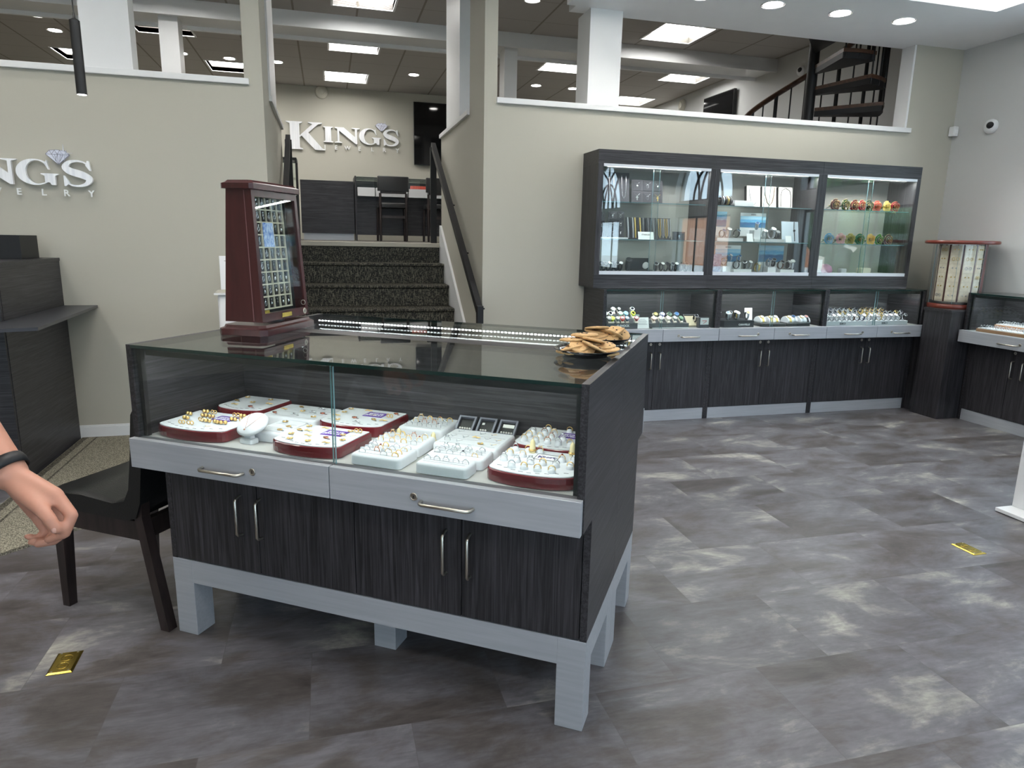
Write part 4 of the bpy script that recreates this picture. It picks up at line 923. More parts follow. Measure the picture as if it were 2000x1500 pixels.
# ------------------------------------------------------------------ cookies on black platters
PLAT = mat('black_platter', (14, 14, 15), .12, coat=.5)
COOK = mat('golden_cookie', (206, 168, 118), .8, noise=(40, .22), bump=(120, .35)); CHIP = mat('chocolate_chip', (62, 38, 26), .5)
def platter(lb, loc, rx, ry, rz):
    t = thing('platter', lb, 'platter', loc, rz); n = 48
    def ring(s, z, wob=0): return [(rx * s * (1 + wob * (k % 2)) * math.cos(2 * PI * k / n), ry * s * (1 + wob * (k % 2)) * math.sin(2 * PI * k / n), z) for k in range(n)]
    obj('dish', MB().loft([ring(.62, 0), ring(.70, .002), ring(.82, .012), ring(1.0, .020, .012), ring(1.0, .022, .012), ring(.80, .015), ring(.68, .004)], smooth=True), PLAT, t)
def cookie_mesh(sd):
    rnd = random.Random(sd); n = 22; prof = [(.0001, .0005), (.032, 0), (.0375, .0022), (.0382, .0048), (.0355, .0070), (.023, .0088), (.0001, .0094)]
    w_ = [1 + rnd.uniform(-.035, .035) for _ in range(n)]
    m = MB().loft([[(r * w_[k] * math.cos(2 * PI * k / n), r * w_[k] * math.sin(2 * PI * k / n), z + (rnd.uniform(-.0006, .0006) if r > .001 else 0)) for k in range(n)] for r, z in prof], caps=False, mi=0)
    for k in range(10):
        a = rnd.random() * 6.28; r = rnd.uniform(.005, .031); m.ball((r * math.cos(a), r * math.sin(a), .0083 - (r / .036) ** 2 * .002), rnd.uniform(.0026, .0044), 6, 4, mi=1, sz=.7)
    return m.mesh('cookie', [COOK, CHIP])
CK = [cookie_mesh(s) for s in range(4)]
PA = I2W(1.262, .385, .9655); PB = I2W(1.265, .640, .9655)
platter('round black platter of cookies at the corner of the island, nearer one', PA, .092, .092, IA)
platter('round black platter of cookies on the island, farther one behind', PB, .078, .078, IA)
def cookie(c, dx, dy, z, rx, ry, rz, lb, k):
    ca, sa = math.cos(IA), math.sin(IA); dx2, dy2 = dx, dy
    o = obj('cookie', CK[k % 4], None, None, (c[0] + dx2, c[1] + dy2, c[2] + z), (rx, ry, rz)); tag(o, lb, 'cookie', 'cookies on the black platters')
# world axes: +x right, +y away
CS = [(.0, .030, .005, 0, 0, 'bottom cookie at the middle of the nearer platter'), (-.046, .020, .006, 0, 0, 'bottom cookie at the back left of the nearer platter'), (.044, .026, .006, 0, 0, 'bottom cookie at the back right of the nearer platter'),
      (-.050, -.010, .018, .34, -.06, 'pale cookie leaning at the left rim of the nearer platter'), (-.040, -.020, .022, .38, -.04, 'chocolate chip cookie standing tilted at the front left of the nearer platter'),
      (-.026, -.028, .026, .42, -.02, 'cookie tucked behind the broad front cookie on the nearer platter'), (.004, -.042, .026, .46, .0, 'broad round cookie facing forward at the front of the nearer platter'),
      (.044, -.030, .006, .02, .03, 'flat cookie lying lowest at the front right of the nearer platter'), (.052, -.016, .015, .03, .05, 'brown-edged cookie at the right end of the nearer platter'),
      (.044, .000, .025, .08, .06, 'pale cookie above the brown-edged one, right side of the nearer platter'), (.010, .020, .030, .05, .02, 'middle cookie buried in the nearer heap'),
      (.010, -.006, .042, .24, .04, 'pale cookie with dark chips near the top of the nearer heap'), (-.004, .014, .053, .05, .03, 'topmost flat cookie crowning the nearer heap'), (-.036, .018, .040, .06, -.06, 'cookie peeping out left of the topmost one on the nearer platter')]
for k, (dx, dy, z, rx, ry, lb) in enumerate(CS): cookie(PA, dx, dy, z, rx, ry, k * 1.3, lb, k)
CS2 = [(-.025, .020, .005, 0, 0, 'flat cookie at the back left of the farther platter'), (.028, .022, .005, 0, 0, 'flat cookie at the back of the farther platter'), (-.030, -.006, .018, .25, .03, 'cookie at the left of the farther platter'), (-.008, -.022, .024, .50, 0, 'chip-dotted cookie standing at the front of the farther platter'), (.010, -.014, .025, .54, .03, 'second leaning cookie in the row on the farther platter'),
       (.026, -.006, .026, .58, .05, 'third leaning cookie in the row on the farther platter'), (.042, .002, .026, .62, .07, 'rightmost leaning cookie on the farther platter'), (-.030, .012, .032, .1, -.08, 'cookie beneath the tilted brown one on the farther platter'), (-.030, .004, .045, .08, -.16, 'brown cookie tilted on top of the farther heap')]
CS2 = [(a_, b_, c_, d_, e_, k, l_) for k, (a_, b_, c_, d_, e_, l_) in enumerate(CS2)]
for dx, dy, z, rx, ry, k, lb in CS2: cookie(PB, dx, dy, z, rx, ry, k * 2.1, lb, k + 1)

# ================================================================== JEWELRY IN THE ISLAND CASE
def ring_mesh(metal, gem, kind):
    m = MB(); R = .0088
    if kind == 'band': m.torus((0, 0, .004), R, .0013, 18, 6, 'y', w=.0022)
    else:
        m.torus((0, 0, .004), R, .0010, 18, 5, 'y', w=.0014)
        g = {'solitaire': [(0, .0032)], 'cluster': [(-.0035, .0022), (0, .003), (.0035, .0022)], 'halo': [(0, .0048)]}[kind]
        for x, r in g: m.lathe([(.0001, -.002), (r, .0012), (r * .6, .0026), (.0001, .0027)], (x, 0, .0135 - abs(x) * .3), 8, 1, caps=False)
        if kind == 'halo': m.torus((0, 0, .0148), .0050, .0009, 12, 4, 'z')
    return m.mesh('ring', [metal, gem])
def brooch_mesh(metal, gem, kind):
    m = MB()
    if kind == 'flower':
        for k in range(6): m.ball((.006 * math.cos(k * 1.047), .006 * math.sin(k * 1.047), .002), .0034, 7, 4, sz=.5)
        m.ball((0, 0, .003), .0028, 8, 5, mi=1)
    elif kind == 'oval': m.torus((0, 0, .0018), .0075, .0014, 16, 5, 'z', sz=.7); m.ball((0, 0, .001), .0065, 10, 5, mi=1, sz=.35)
    elif kind == 'bow': m.tube([(-.012, -.003, .002), (-.004, .004, .003), (.003, -.003, .003), (.012, .004, .002)], [.001, .0024, .0022, .001], 6); m.ball((0, 0, .004), .0018, 7, 4, mi=1)
    elif kind == 'chain': m.tube([(-.010, .009, .001), (-.004, .001, .001), (0, -.002, .001), (.004, .001, .001), (.010, .009, .001)], .0006, 4); m.ball((0, -.005, .0015), .0028, 8, 4, mi=1, sz=.6)
    elif kind == 'hoops':
        for s in (-1, 1): m.torus((s * .006, 0, .006), .0055, .0013, 14, 5, 'y', w=.0018)
    elif kind == 'dome':
        for s in (-1, 1): m.ball((s * .0065, 0, .0055), .0062, 9, 6, mi=0); 
    m.box(.010, .018, -.009, -.006, .0002, .0008, 1) if kind in ('flower', 'oval', 'bow') else None
    return m.mesh('brooch', [metal, gem])
RG = {'g': ring_mesh(GOLD, GEM, 'band'), 'h': ring_mesh(GOLD, GEM, 'halo'), 'c': ring_mesh(GOLD, GEM, 'cluster'), 'r': ring_mesh(GOLD, GEMR, 'solitaire'), 'p': ring_mesh(ROSEG, GEM, 'halo'),
      's': ring_mesh(SILV, GEM, 'solitaire'), 't': ring_mesh(SILV, GEM, 'cluster'), 'u': ring_mesh(SILV, GEM, 'halo'), 'b': ring_mesh(SILV, GEMB, 'solitaire'), 'w': ring_mesh(SILV, GEM, 'band')}
RN = {'g': 'plain gold band', 'h': 'gold ring with halo stone', 'c': 'gold ring with three stones', 'r': 'gold ring with red stone', 'p': 'rose gold ring', 's': 'silver solitaire ring', 't': 'silver three-stone ring', 'u': 'silver halo ring', 'b': 'silver ring with dark stone', 'w': 'plain silver band'}
PWH = mat('pearl', (236, 232, 226), .2)
BR = {'F': (brooch_mesh(GOLD, PWH, 'flower'), 'gold flower brooch'), 'O': (brooch_mesh(GOLD, GEMB, 'oval'), 'dark-centred oval brooch'), 'B': (brooch_mesh(GOLD, GEM, 'bow'), 'gold bow-shaped pin'), 'C': (brooch_mesh(GOLD, GEM, 'chain'), 'small gold pendant on its chain'),
      'H': (brooch_mesh(GOLD, GEM, 'hoops'), 'pair of gold hoop earrings'), 'D': (brooch_mesh(GOLD, GEM, 'dome'), 'pair of gold domed earrings'), 'R': (brooch_mesh(ROSEG, GEMR, 'oval'), 'oval rose gold brooch'), 'S': (brooch_mesh(SILV, GEM, 'chain'), 'silver pendant on its chain'), 'Z': (brooch_mesh(SILV, GEMB, 'bow'), 'silver script-shaped pin')}
def put(sym, p, rz, place, rx=0.0, cat=None):
    me, nm = (RG[sym], RN[sym]) if sym in RG else BR[sym]
    kind = 'ring' if sym in RG else ('earrings' if 'earrings' in nm else ('pendant' if 'pendant' in nm else 'brooch'))
    o = obj(kind, me, None, None, p, (rx, 0, rz))
    tag(o, nm + ', ' + place, kind, kind + 's on the trays' if kind != 'earrings' else 'earrings on the trays')
    if sym in RG: MATR = o
    return o
STAND = MB().lathe([(.0105, -.002), (.0105, .002), (.009, .006), (.006, .0095), (.0001, .0105)], n=12, caps=False)
def tray_fill(rows, x0, x1, y0, y1, z, name, stands=False, tray=None, jit=.002, trot=0.0):
    """rows from the front; each row a string of symbols, spaces leave gaps"""
    n = len(rows); nm = {1: ['only row'], 2: ['front row', 'back row'], 3: ['front row', 'middle row', 'back row'], 4: ['front row', 'second row', 'third row', 'back row']}[n]
    if stands and tray:
        sm = MB()
    for i_, r in enumerate(rows):
        y = y0 + (y1 - y0) * (i_ + .5) / n; k = 0
        for j, ch in enumerate(r):
            if ch == ' ': continue
            x = x0 + (x1 - x0) * (j + .5) / len(r) + random.uniform(-jit, jit); yy = y + random.uniform(-jit, jit)
            if ch in RG and stands:
                sm.join(STAND, T(x, yy, z))
            P = I2W(x, yy, z + (.0006 if ch not in RG else (.0045 if stands else -.0015)))
            put(ch, P, IA + random.uniform(-.25, .25) + trot, '%s, %s from left, %s' % (nm[i_], ORD[k], name)); k += 1
    if stands and tray:
        o = obj('ring_mounts', sm, VELV, tray)
def dtray(lb, x0, x1, y0, y1, z=ZD, h=.030, card='ESTATE JEWELRY', rot=0.0, lift=0.0, cardpos=.62):
    """crimson tray with bowed front and white pad; geometry in island coordinates"""
    t = thing('jewelry_tray', lb, 'tray', I2W((x0 + x1) / 2, (y0 + y1) / 2, z), IA + rot, 'crimson-edged trays')
    w, d = (x1 - x0) / 2, (y1 - y0) / 2
    def pl(i_): return [(w - i_, d - i_), (-w + i_, d - i_)] + [(-(w - i_) * math.cos(PI * k / 16) , -d * .62 - (d * .38 - i_) * math.sin(PI * k / 16)) for k in range(17)]
    def rg(i_, z_): return [(x, y, z_ + lift * (y + d)) for x, y in pl(i_)]
    obj('rim', MB().loft([rg(.0, 0), rg(-.001, h * .5), rg(0, h - .002), rg(.002, h)], smooth=False), CRIM, t)
    obj('pad', MB().loft([rg(.004, h - .001), rg(.004, h + .002), rg(.006, h + .003)], smooth=False), VELV, t)
    if card:
        zc = h + .0032; cx, cy = w * (cardpos * 2 - 1), d * .38; pc = card == 'ESTATE JEWELRY'
        c = obj('card', MB().box(cx - .034, cx + .034, cy - .025, cy + .025, zc, zc + .001), PURP if pc else PAPER, t)
        if pc:
            tx = text_mb('ESTATE', .0150, .0002, .0004).join(text_mb('JEWELRY', .0150, .0002, .0004), T(0, 0, -.016)); tx.tf(T(cx, cy + .007, zc + .0012, rx=-PI / 2)); obj('lettering', tx, PAPER, c)
        else:
            tx = text_mb('K', .024, .0002, .001).tf(T(-.017, 0, 0)).join(text_mb("ING'S", .014, .0002, .0006), T(.005, 0, .001)); tx.tf(T(cx, cy, zc + .0012, rx=-PI / 2)); obj('lettering', tx, mat('purple_ink', (70, 50, 110), .6), c)
            obj('card_frame', MB().box(cx - .031, cx + .031, cy - .023, cy - .0215, zc - .001, zc + .002).box(cx - .031, cx + .031, cy + .0215, cy + .023, zc - .001, zc + .002).box(cx - .031, cx - .0295, cy - .0215, cy + .0215, zc - .001, zc + .002).box(cx + .0295, cx + .031, cy - .0215, cy + .0215, zc - .001, zc + .002), GREYP, c)
    tags = MB()
    for k in range(9):
        tags.box(-w * .8 + k * w * .19, -w * .8 + k * w * .19 + .012, -d * (.45 + .35 * math.sin(PI * (k + .5) / 9)) - .006, -d * (.45 + .35 * math.sin(PI * (k + .5) / 9)) - .0045, h + .003, h + .0036)
    obj('price_tags', tags, GREYP, t)
    return t
def wtray(lb, x0, x1, y0, y1, z=ZD, h=.028, rot=0.0):
    t = thing('jewelry_tray', lb, 'tray', I2W((x0 + x1) / 2, (y0 + y1) / 2, z), IA + rot, 'white ring trays')
    w, d = (x1 - x0) / 2, (y1 - y0) / 2
    obj('pad', MB().rbox(-w, w, -d, d, 0, h, .012), VELV, t)
    s = MB()
    for k in range(3): s.box(-w + .014, w - .014, -d + .02 + k * (2 * d - .03) / 3, -d + .0208 + k * (2 * d - .03) / 3, h - .0002, h + .0003)
    obj('slot', s, GREYP, t)
    return t
zt1 = ZD + .034; zw = ZD + .0285
dtray('crimson-edged tray of gold earrings at the left end, against the side panel', .035, .285, .025, .222)
tray_fill(['  HH C  ', ' D HDDD ', 'D DD  DH', ' DH  HDH'], .045, .275, .045, .215, zt1, 'crimson tray at left end')
dtray('crimson-edged tray without a card at the back left corner of the case', .035, .215, .272, .452, card=None)
tray_fill([' B R ', 'O F B', 'F  F '], .045, .205, .29, .44, zt1, 'cardless crimson tray')
wtray('white tray of brooches at the back, beside the cardless crimson tray', .232, .442, .262, .425)
tray_fill(['R Z F', 'B FZR', ' O Z '], .245, .43, .275, .415, zw, 'white brooch tray at the back')
wtray('white tray of dark square brooches behind the necklace bust', .335, .438, .100, .245)
tray_fill([' O', ' O', 'F '], .345, .43, .115, .235, zw, 'white tray behind bust')
dtray('crimson-edged tray with purple card in the middle of the back row', .448, .668, .245, .445)
tray_fill([' F Z  ', 'B R OB', 'F  C H', 'F B  R'], .46, .66, .26, .435, zt1, 'crimson tray, middle back')
dtray('crimson-edged tray with purple card at the middle front behind the glass joint', .447, .668, .024, .214)
tray_fill([' F F B ', 'F B R F', 'OB   FC', 'F B  FH'], .46, .66, .04, .205, zt1, 'crimson tray, middle front')
wtray('white ring tray at the front, right of the glass joint', .714, .862, .024, .132)
tray_fill(['t ug', 'tpcg', 'ursc', 'ugsw'], .722, .856, .034, .124, zw, 'white tray right of joint')
wtray('white tray of gold rings in the second row, centre', .702, .860, .134, .254)
tray_fill(['chgs', 'cghr', 'hgpc'], .712, .852, .145, .245, zw, 'central white tray')
wtray('white ring tray at the centre of the back row', .702, .852, .308, .454)
tray_fill(['bbbb', 'cppu', 'hgrg'], .712, .842, .32, .44, zw, 'centre back white tray')
wtray('wide white pendant tray right of centre, back', .872, 1.066, .195, .360)
tray_fill(['uS FC', 'SSBSC', 'S SC '], .885, 1.055, .21, .35, zw, 'wide pendant tray')
wtray('white tray of silver rings, upper step right of centre', .898, 1.062, .100, .190)
tray_fill(['usbc', 'tuuw', 'uutw'], .908, 1.052, .107, .183, zw, 'upper step silver tray')
wtray('narrow white tray with one row of diamond rings, front right of centre', .905, 1.050, .024, .097)
tray_fill(['ssuss'], .912, 1.044, .038, .078, zw, 'narrow front tray')
t = dtray('crimson-edged tray with purple card in the right back corner', 1.082, 1.300, .255, .452, cardpos=.66)
tray_fill(['hcpuhs', 'gcpu u', 'wph   ', ' g g  '], 1.095, 1.295, .275, .445, zt1, 'right back crimson tray', True, t)
t = dtray('crimson-edged tray with the letter card, front right corner of the case', 1.090, 1.318, .026, .234, card='K', cardpos=.55)
tray_fill([' tggg ', 'utugug', 'gc  ru', 'ugh  s'], 1.10, 1.31, .04, .225, zt1, 'front right crimson tray', True, t)
# ring mounts are parts of the trays: bring them to the tray's own frame
bpy.context.view_layer.update()
for o in bpy.data.objects:
    if o.name.split('.')[0] == 'ring_mounts':
        Mi = (Matrix.Translation(o.parent.location) @ Matrix.Rotation(IA, 4, 'Z')).inverted() @ Matrix.Translation(I2W(0, 0, 0)) @ Matrix.Rotation(IA, 4, 'Z')
        o.data.transform(Mi)
# necklace bust
t = thing('necklace_bust', 'small white necklace bust with a fine chain between the left trays', 'necklace bust', I2W(.345, .085, ZD - .001), IA - .1)
obj('base', MB().rbox(-.024, .024, -.022, .012, 0, .014, .008).rbox(-.015, .015, -.012, .006, .014, .026, .006), VELV, t)
bm_ = MB().lathe([(.0001, -.006), (.046, -.005), (.050, 0), (.044, .007), (.02, .010), (.0001, .011)], n=28, sy=.92, caps=False); bm_.tf(T(0, .012, .050, rx=math.radians(33))); obj('pad', bm_, VELV, t)
ch = MB(); P = [(-.024, .034, .012), (-.018, .01, .014), (-.006, -.014, .0125), (0, -.026, .012), (.006, -.014, .0125), (.018, .01, .014), (.024, .034, .012)]
ch.tube(P, .0006, 5); ch.ball((0, -.031, .012), .003, 8, 5, sz=.6); ch.tf(T(0, .012, .050, rx=math.radians(33)))
obj('chain', ch, ROSEG, t)
# three black ring boxes tilted at the back
for k, (x, lb) in enumerate(((.882, 'left'), (.950, 'middle'), (1.018, 'right'))):
    t = thing('jewelry_box', 'small grey-framed black box of white stones at the back, %s of three' % lb, 'frame', I2W(x, .405, ZD - .001), IA, 'grey-framed boxes at the back')
    Mr = T(0, -.002, .002, rx=math.radians(38)); f = MB()
    for a, b, c, d_ in ((-.029, .029, 0, .006), (-.029, .029, .052, .058), (-.029, -.023, .006, .052), (.023, .029, .006, .052)): f.box(a, b, c, d_, .004, .014)
    obj('frame', f.tf(Mr), mat('pewter_frame', (112, 113, 124), .35, .3), t); obj('insert', MB().box(-.029, .029, 0, .058, 0, .0045).tf(Mr), BLK, t)
    q = MB()
    for j in range(5 if k != 1 else 3): q.ball((-.016 + .008 * j, .014, .0075), .0035, 8, 5)
    if k == 2: q.box(-.018, .018, .034, .046, .005, .006)
    if k == 1: q.box(-.018, -.010, .036, .043, .005, .006)
    obj('stones', q.tf(Mr), PWH, t)
for k, (x, y) in enumerate(((.772, .296), (.722, .268))):
    pass
def finger(lb, x, y, z):
    t = thing('ring_finger', lb, 'ring stand', I2W(x, y, z), IA, 'ivory ring cones'); obj('cone', MB().lathe([(.009, 0), (.0085, .012), (.0065, .030), (.003, .036), (.0001, .037)], n=14), IVORY, t)
    obj('ring', MB().torus((0, 0, .008), .0096, .0018, 20, 5, 'z', w=.003).ball((0, -.0105, .009), .003, 8, 5), GOLD, t)
finger('ivory ring cone with a wide gold ring, left of the back centre tray', .730, .268, ZD + .0285 - .0285 - .001)
finger('ivory ring cone with a patterned gold band behind the gold ring tray', .842, .268, ZD - .001)
finger('ivory ring cone at the back left of the front right tray', 1.166, .2, zt1 - .0005); finger('ivory ring cone near the right end of the front right tray', 1.272, .214, zt1 - .0005)

# ================================================================== WATCHES
WB = {}
def cuff_mesh(band, dial, face, holder, style='cuff'):
    """watch closed round a C-shaped holder, axis along x; base at z=0, facing -y"""
    m = MB(); R = .024; cz = .030
    m.torus((0, 0, cz), R, .0016, 22, 4, 'x', w=.0085, sz=1.1)          # strap
    m.m = 0
    # case and dial on the upper front
    a = math.radians(52); M_ = T(0, -math.cos(a) * (R + .001), cz + math.sin(a) * (R * 1.1 + .001), rx=a - PI / 2 - .0)
    c = MB().cyl((0, 0, -.001), .0155, .0065, 18, 'z', 1); c.cyl((0, 0, .0055), .013, .0006, 18, 'z', 2); c.cyl((.0155, 0, .001), .002, .003, 6, 'x', 1)
    m.join(c, Matrix.Translation((0, -math.cos(a) * (R + .001), cz + math.sin(a) * (R * 1.1 + .001))) @ Matrix.Rotation(PI / 2 - a, 4, 'X'))
    m.box(-.006, .006, -.008, .008, 0, cz - R * 1.1 + .003, 3)
    m.torus((0, 0, cz), R - .003, .0010, 18, 4, 'x', w=.007, mi=3, sz=1.1)
    return m.mesh('watch', [band, dial, face, holder])
def wc(name, band, dial, face, holder):
    if name not in WB: WB[name] = cuff_mesh(band, dial, face, holder)
    return WB[name]
DARKF = mat('dark_dial', (24, 26, 34), .15); PALEF = mat('pale_dial', (226, 226, 224), .15); BLUEF = mat('blue_dial', (50, 84, 130), .15)
LTHR = mat('brown_strap', (92, 58, 42), .6); NAVY = mat('navy_strap', (34, 42, 78), .6); BLS = mat('black_strap', (20, 20, 22), .5); PINK = mat('pink_dial', (226, 170, 164), .3); MSLV = mat('steel_band', (186, 188, 192), .3, .85); MGLD = mat('gold_band', (222, 190, 110), .28, .9)
PLAS = {n: mat(n + '_resin', c, .45) for n, c in dict(white=(226, 228, 228), lime=(206, 222, 60), grey=(120, 128, 126), red=(196, 66, 62), sky=(134, 196, 222), mint=(168, 206, 186), teal=(96, 146, 134), crimson=(140, 24, 34), black=(30, 31, 33), lavender=(168, 162, 206), tan=(196, 164, 146), cream=(232, 220, 206), green=(72, 108, 80), olive=(110, 108, 72), blue=(64, 92, 116)).items()}
def watch(x, y, z, band, dial, face, holder, lb, grp, rz=0.0, s=1.0, rx=0.0):
    key = band.name + dial.name + face.name + holder.name
    o = obj('watch', wc(key, band, dial, face, holder), None, None, (x, y, z), (rx, 0, rz)); o.scale = (s, s, s); return tag(o, lb, 'watch', grp)
# --- left case: plinth of coloured resin watches
t = thing('watch_plinth', 'grey stepped watch plinth lettered in white at the left of the left case', 'plinth', (1.842, 4.345, ZD - .001)); 
obj('body', MB().box(0, .235, 0, .21, 0, .036).box(.0, .235, .075, .21, .036, .062).box(0, .235, .145, .21, .062, .085), GREYP, t)
m = text_mb('G-SHOCK', .021, .0006, .0008, space=1.0); m.tf(T(.125, -.0008, .021)); obj('lettering', m, PAPER, t)
def resin(x, y, z, c, f, lb, hol=None):
    o = thing('watch', lb, 'watch', (x, y, z), random.uniform(-.15, .15), 'coloured resin watches')
    Rm = Matrix.Rotation(math.radians(38), 4, 'X')
    obj('holder', MB().box(-.011, .011, 0, .052, 0, .010).tf(T(0, .002, 0, rx=math.radians(42))), hol or PLAS['cream'], o)
    b = MB().torus((0, 0, 0), .020, .0022, 18, 4, 'x', w=.0095, sz=.62); b.tf(T(0, .022, .026, rx=math.radians(42))); obj('strap', b, PLAS[c], o)
    k = MB().cyl((0, 0, 0), .0175, .008, 8, 'z'); k.tf(T(0, .012, .034, rx=math.radians(42))); obj('case', k, PLAS[c], o)
    d_ = MB().cyl((0, 0, .008), .011, .0012, 14, 'z'); d_.tf(T(0, .012, .034, rx=math.radians(42))); obj('dial', d_, f, o)
px = lambda p: 1.852 + (p - 1186) * .00394
G = [(1190, 0, 'grey', DARKF, 'grey one at the far left, front step'), (1196, 0, 'lime', PLAS['lime'], 'lime yellow one, front step'), (1206, 0, 'grey', DARKF, 'grey-green one right of the lime one, front step'), (1215, 0, 'red', DARKF, 'red one, front step'),
     (1224, 0, 'blue', DARKF, 'dark blue one with white rim, front step'), (1230, 1, 'sky', PLAS['sky'], 'sky blue one behind the dark blue one'), (1242, 0, 'crimson', DARKF, 'black and crimson one at the right, front step'),
     (1190, 1, 'white', PALEF, 'white one at the far left, middle step'), (1200, 1, 'white', DARKF, 'white one with dark face, middle step'), (1210, 2, 'white', PALEF, 'white one on the top step, left'), (1219, 1, 'mint', PLAS['mint'], 'mint green one, middle step'), (1221, 2, 'black', PALEF, 'black one with bright face on the top step'),
     (1244, 1, 'lime', DARKF, 'yellow and black one, middle step right'), (1247, 2, 'white', DARKF, 'white-rimmed round one at the right, top step')]
seen_ = {}
for k, (p, st_, c, f, lb) in enumerate(G):
    resin(px(p) + .012 * (st_ == 2), 4.352 + .073 * st_, ZD + (.0352, .0612, .0842)[st_], c, f, 'resin watch on the lettered plinth, ' + lb)
def tent(lb, x, y, z, w, h, lean=.25, txt=None, m_=None, grp=None, ink=None):
    t = thing('card', lb, 'card', (x, y, z), 0, grp); M_ = Matrix.Rotation(-lean, 4, 'X')
    obj('sheet', MB().box(-w / 2, w / 2, 0, .0012, 0, h).tf(M_), m_ or PAPER, t); b = MB().box(-w / 4, w / 4, .001, .0022, 0, h * .8); b.tf(T(0, h * math.sin(lean) * 1.9, 0, rx=lean * .8)); obj('foot', b, m_ or PAPER, t)
    if txt:
        q = text_mb(txt, h * .26, .0002, .0003); q.tf(M_ @ T(0, -.0006, h * .62)); obj('lettering', q, ink or mat('dark_ink'), t)
    return t
t = tent('white info card between the two watch plinths of the left case', 2.118, 4.345, ZD, .095, .078)
q = MB()
for k, (a, b) in enumerate(((-.02, .02), (-.03, .03), (-.035, .035), (-.035, .03), (-.035, .035))): q.box(a, b, -.0006, -.0002, .064 - .009 * k, .066 - .009 * k)
obj('printing', q.tf(Matrix.Rotation(-.25, 4, 'X')), GREYP, t)
tag(obj('card', MB().box(-.035, .035, 0, .002, 0, .085).box(-.035, .035, 0, .02, -.0, .003), mat('grey_green_card', (126, 148, 144), .4), loc=(2.11, 4.47, ZD)), 'grey-green card standing behind the white info card, left case', 'card')
t = thing('watch_plinth', 'dark grey plinth of resin watches in the middle of the left case', 'plinth', (2.190, 4.345, ZD - .001)); obj('body', MB().prism([(0, .0), (.285, .0), (.285, .13), (-.03, .13), (-.03, .03)], .006, .034).box(-.01, .28, .06, .13, .034, .055), GREYP, t); obj('foot_strip', MB().box(0, .284, .001, .12, 0, .006), PAPER, t)
H2 = [(0, .00, 'tan', PALEF, 'tan one, front left'), (1, .045, 'olive', MGLD, 'black and gold one, back left'), (0, .055, 'cream', PALEF, 'cream one, front'), (1, .10, 'lavender', PALEF, 'lavender one, back'), (0, .115, 'cream', MGLD, 'pale cream one at the glass joint'), (1, .155, 'green', DARKF, 'silver and green one, back'),
      (0, .165, 'grey', DARKF, 'grey one, front right'), (1, .21, 'blue', BLUEF, 'blue-dialled one, back right'), (0, .215, 'green', PLAS['green'], 'olive green one, front right')]
for b_, dx, c, f, lb in H2: resin(2.205 + dx, 4.352 + .062 * b_, ZD + (.0332, .0542)[b_], c, f, 'resin watch on the dark grey plinth, ' + lb)
t = thing('watch_box', 'tan lined open box with one watch at the right of the left case', 'watch box', (2.545, 4.40, ZD - .001), -.05)
Mb = T(0, 0, .002, rx=math.radians(40)); obj('tray', MB().box(-.055, .055, 0, .095, 0, .012).tf(Mb), mat('tan_lining', (170, 160, 134), .7), t)
obj('rim', MB().box(-.060, -.055, 0, .1, 0, .024).box(.055, .060, 0, .1, 0, .024).box(-.06, .06, .095, .1, 0, .024).tf(Mb), GREYP, t)
watch(2.565, 4.42, ZD + .030, BLS, MSLV, DARKF, BLS, 'steel-cased watch lying in the tan lined box', 'watches', 0, .9)
t = thing('sign_block', 'small dark block with a white card marked in red, right end of the left case', 'sign', (2.595, 4.345, ZD - .001)); obj('block', MB().box(-.042, .042, 0, .03, 0, .072), mat('slate_block', (44, 50, 60), .3), t); obj('card', MB().box(-.030, .036, -.0012, -.0002, .022, .070), PAPER, t)
obj('mark', MB().box(-.016, .020, -.0022, -.0014, .048, .052).loft([[(-.010, -.0022, .030), (-.006, -.0022, .029), (.020, -.0022, .044), (.016, -.0022, .046)], [(-.010, -.0014, .030), (-.006, -.0014, .029), (.020, -.0014, .044), (.016, -.0014, .046)]], smooth=False), mat('red_print', (200, 70, 70), .6), t)
# --- middle case
t = thing('watch_plinth', 'black lettered plinth of metal watches at the left of the middle case', 'plinth', (2.76, 4.345, ZD - .001)); obj('body', MB().prism([(-.04, .05), (0, 0), (.245, 0), (.245, .17), (-.04, .17)], 0, .048), mat('charcoal_acrylic', (46, 48, 54), .3), t)
m = text_mb('CARAVELLE', .017, .0005, .0007, space=1.05); m.tf(T(.165, -.0008, .018)); obj('lettering', m, PAPER, t)
for k, (x, y, bd, fc, lb) in enumerate(((2.745, 4.44, MGLD, DARKF, 'gold one at the far left'), (2.775, 4.47, MSLV, DARKF, 'silver one beside the far left gold one'), (2.805, 4.385, MSLV, BLUEF, 'silver one at the front left'), (2.85, 4.43, MSLV, DARKF, 'tall silver one at the middle'), (2.885, 4.39, MSLV, PALEF, 'leaning silver one at the front'), (2.905, 4.44, MGLD, PALEF, 'gold one right of the middle'), (2.975, 4.40, MSLV, MGLD, 'two-tone one at the right end'))):
    watch(x, y, ZD + .0472, bd, bd, fc, BLK, 'metal watch on the black lettered plinth, ' + lb, 'metal watches on the black plinth', random.uniform(-.3, .3), 1.0)
tent('white card standing behind the gap between the middle case plinths', 3.045, 4.47, ZD, .065, .125, .15)
PIL = {}
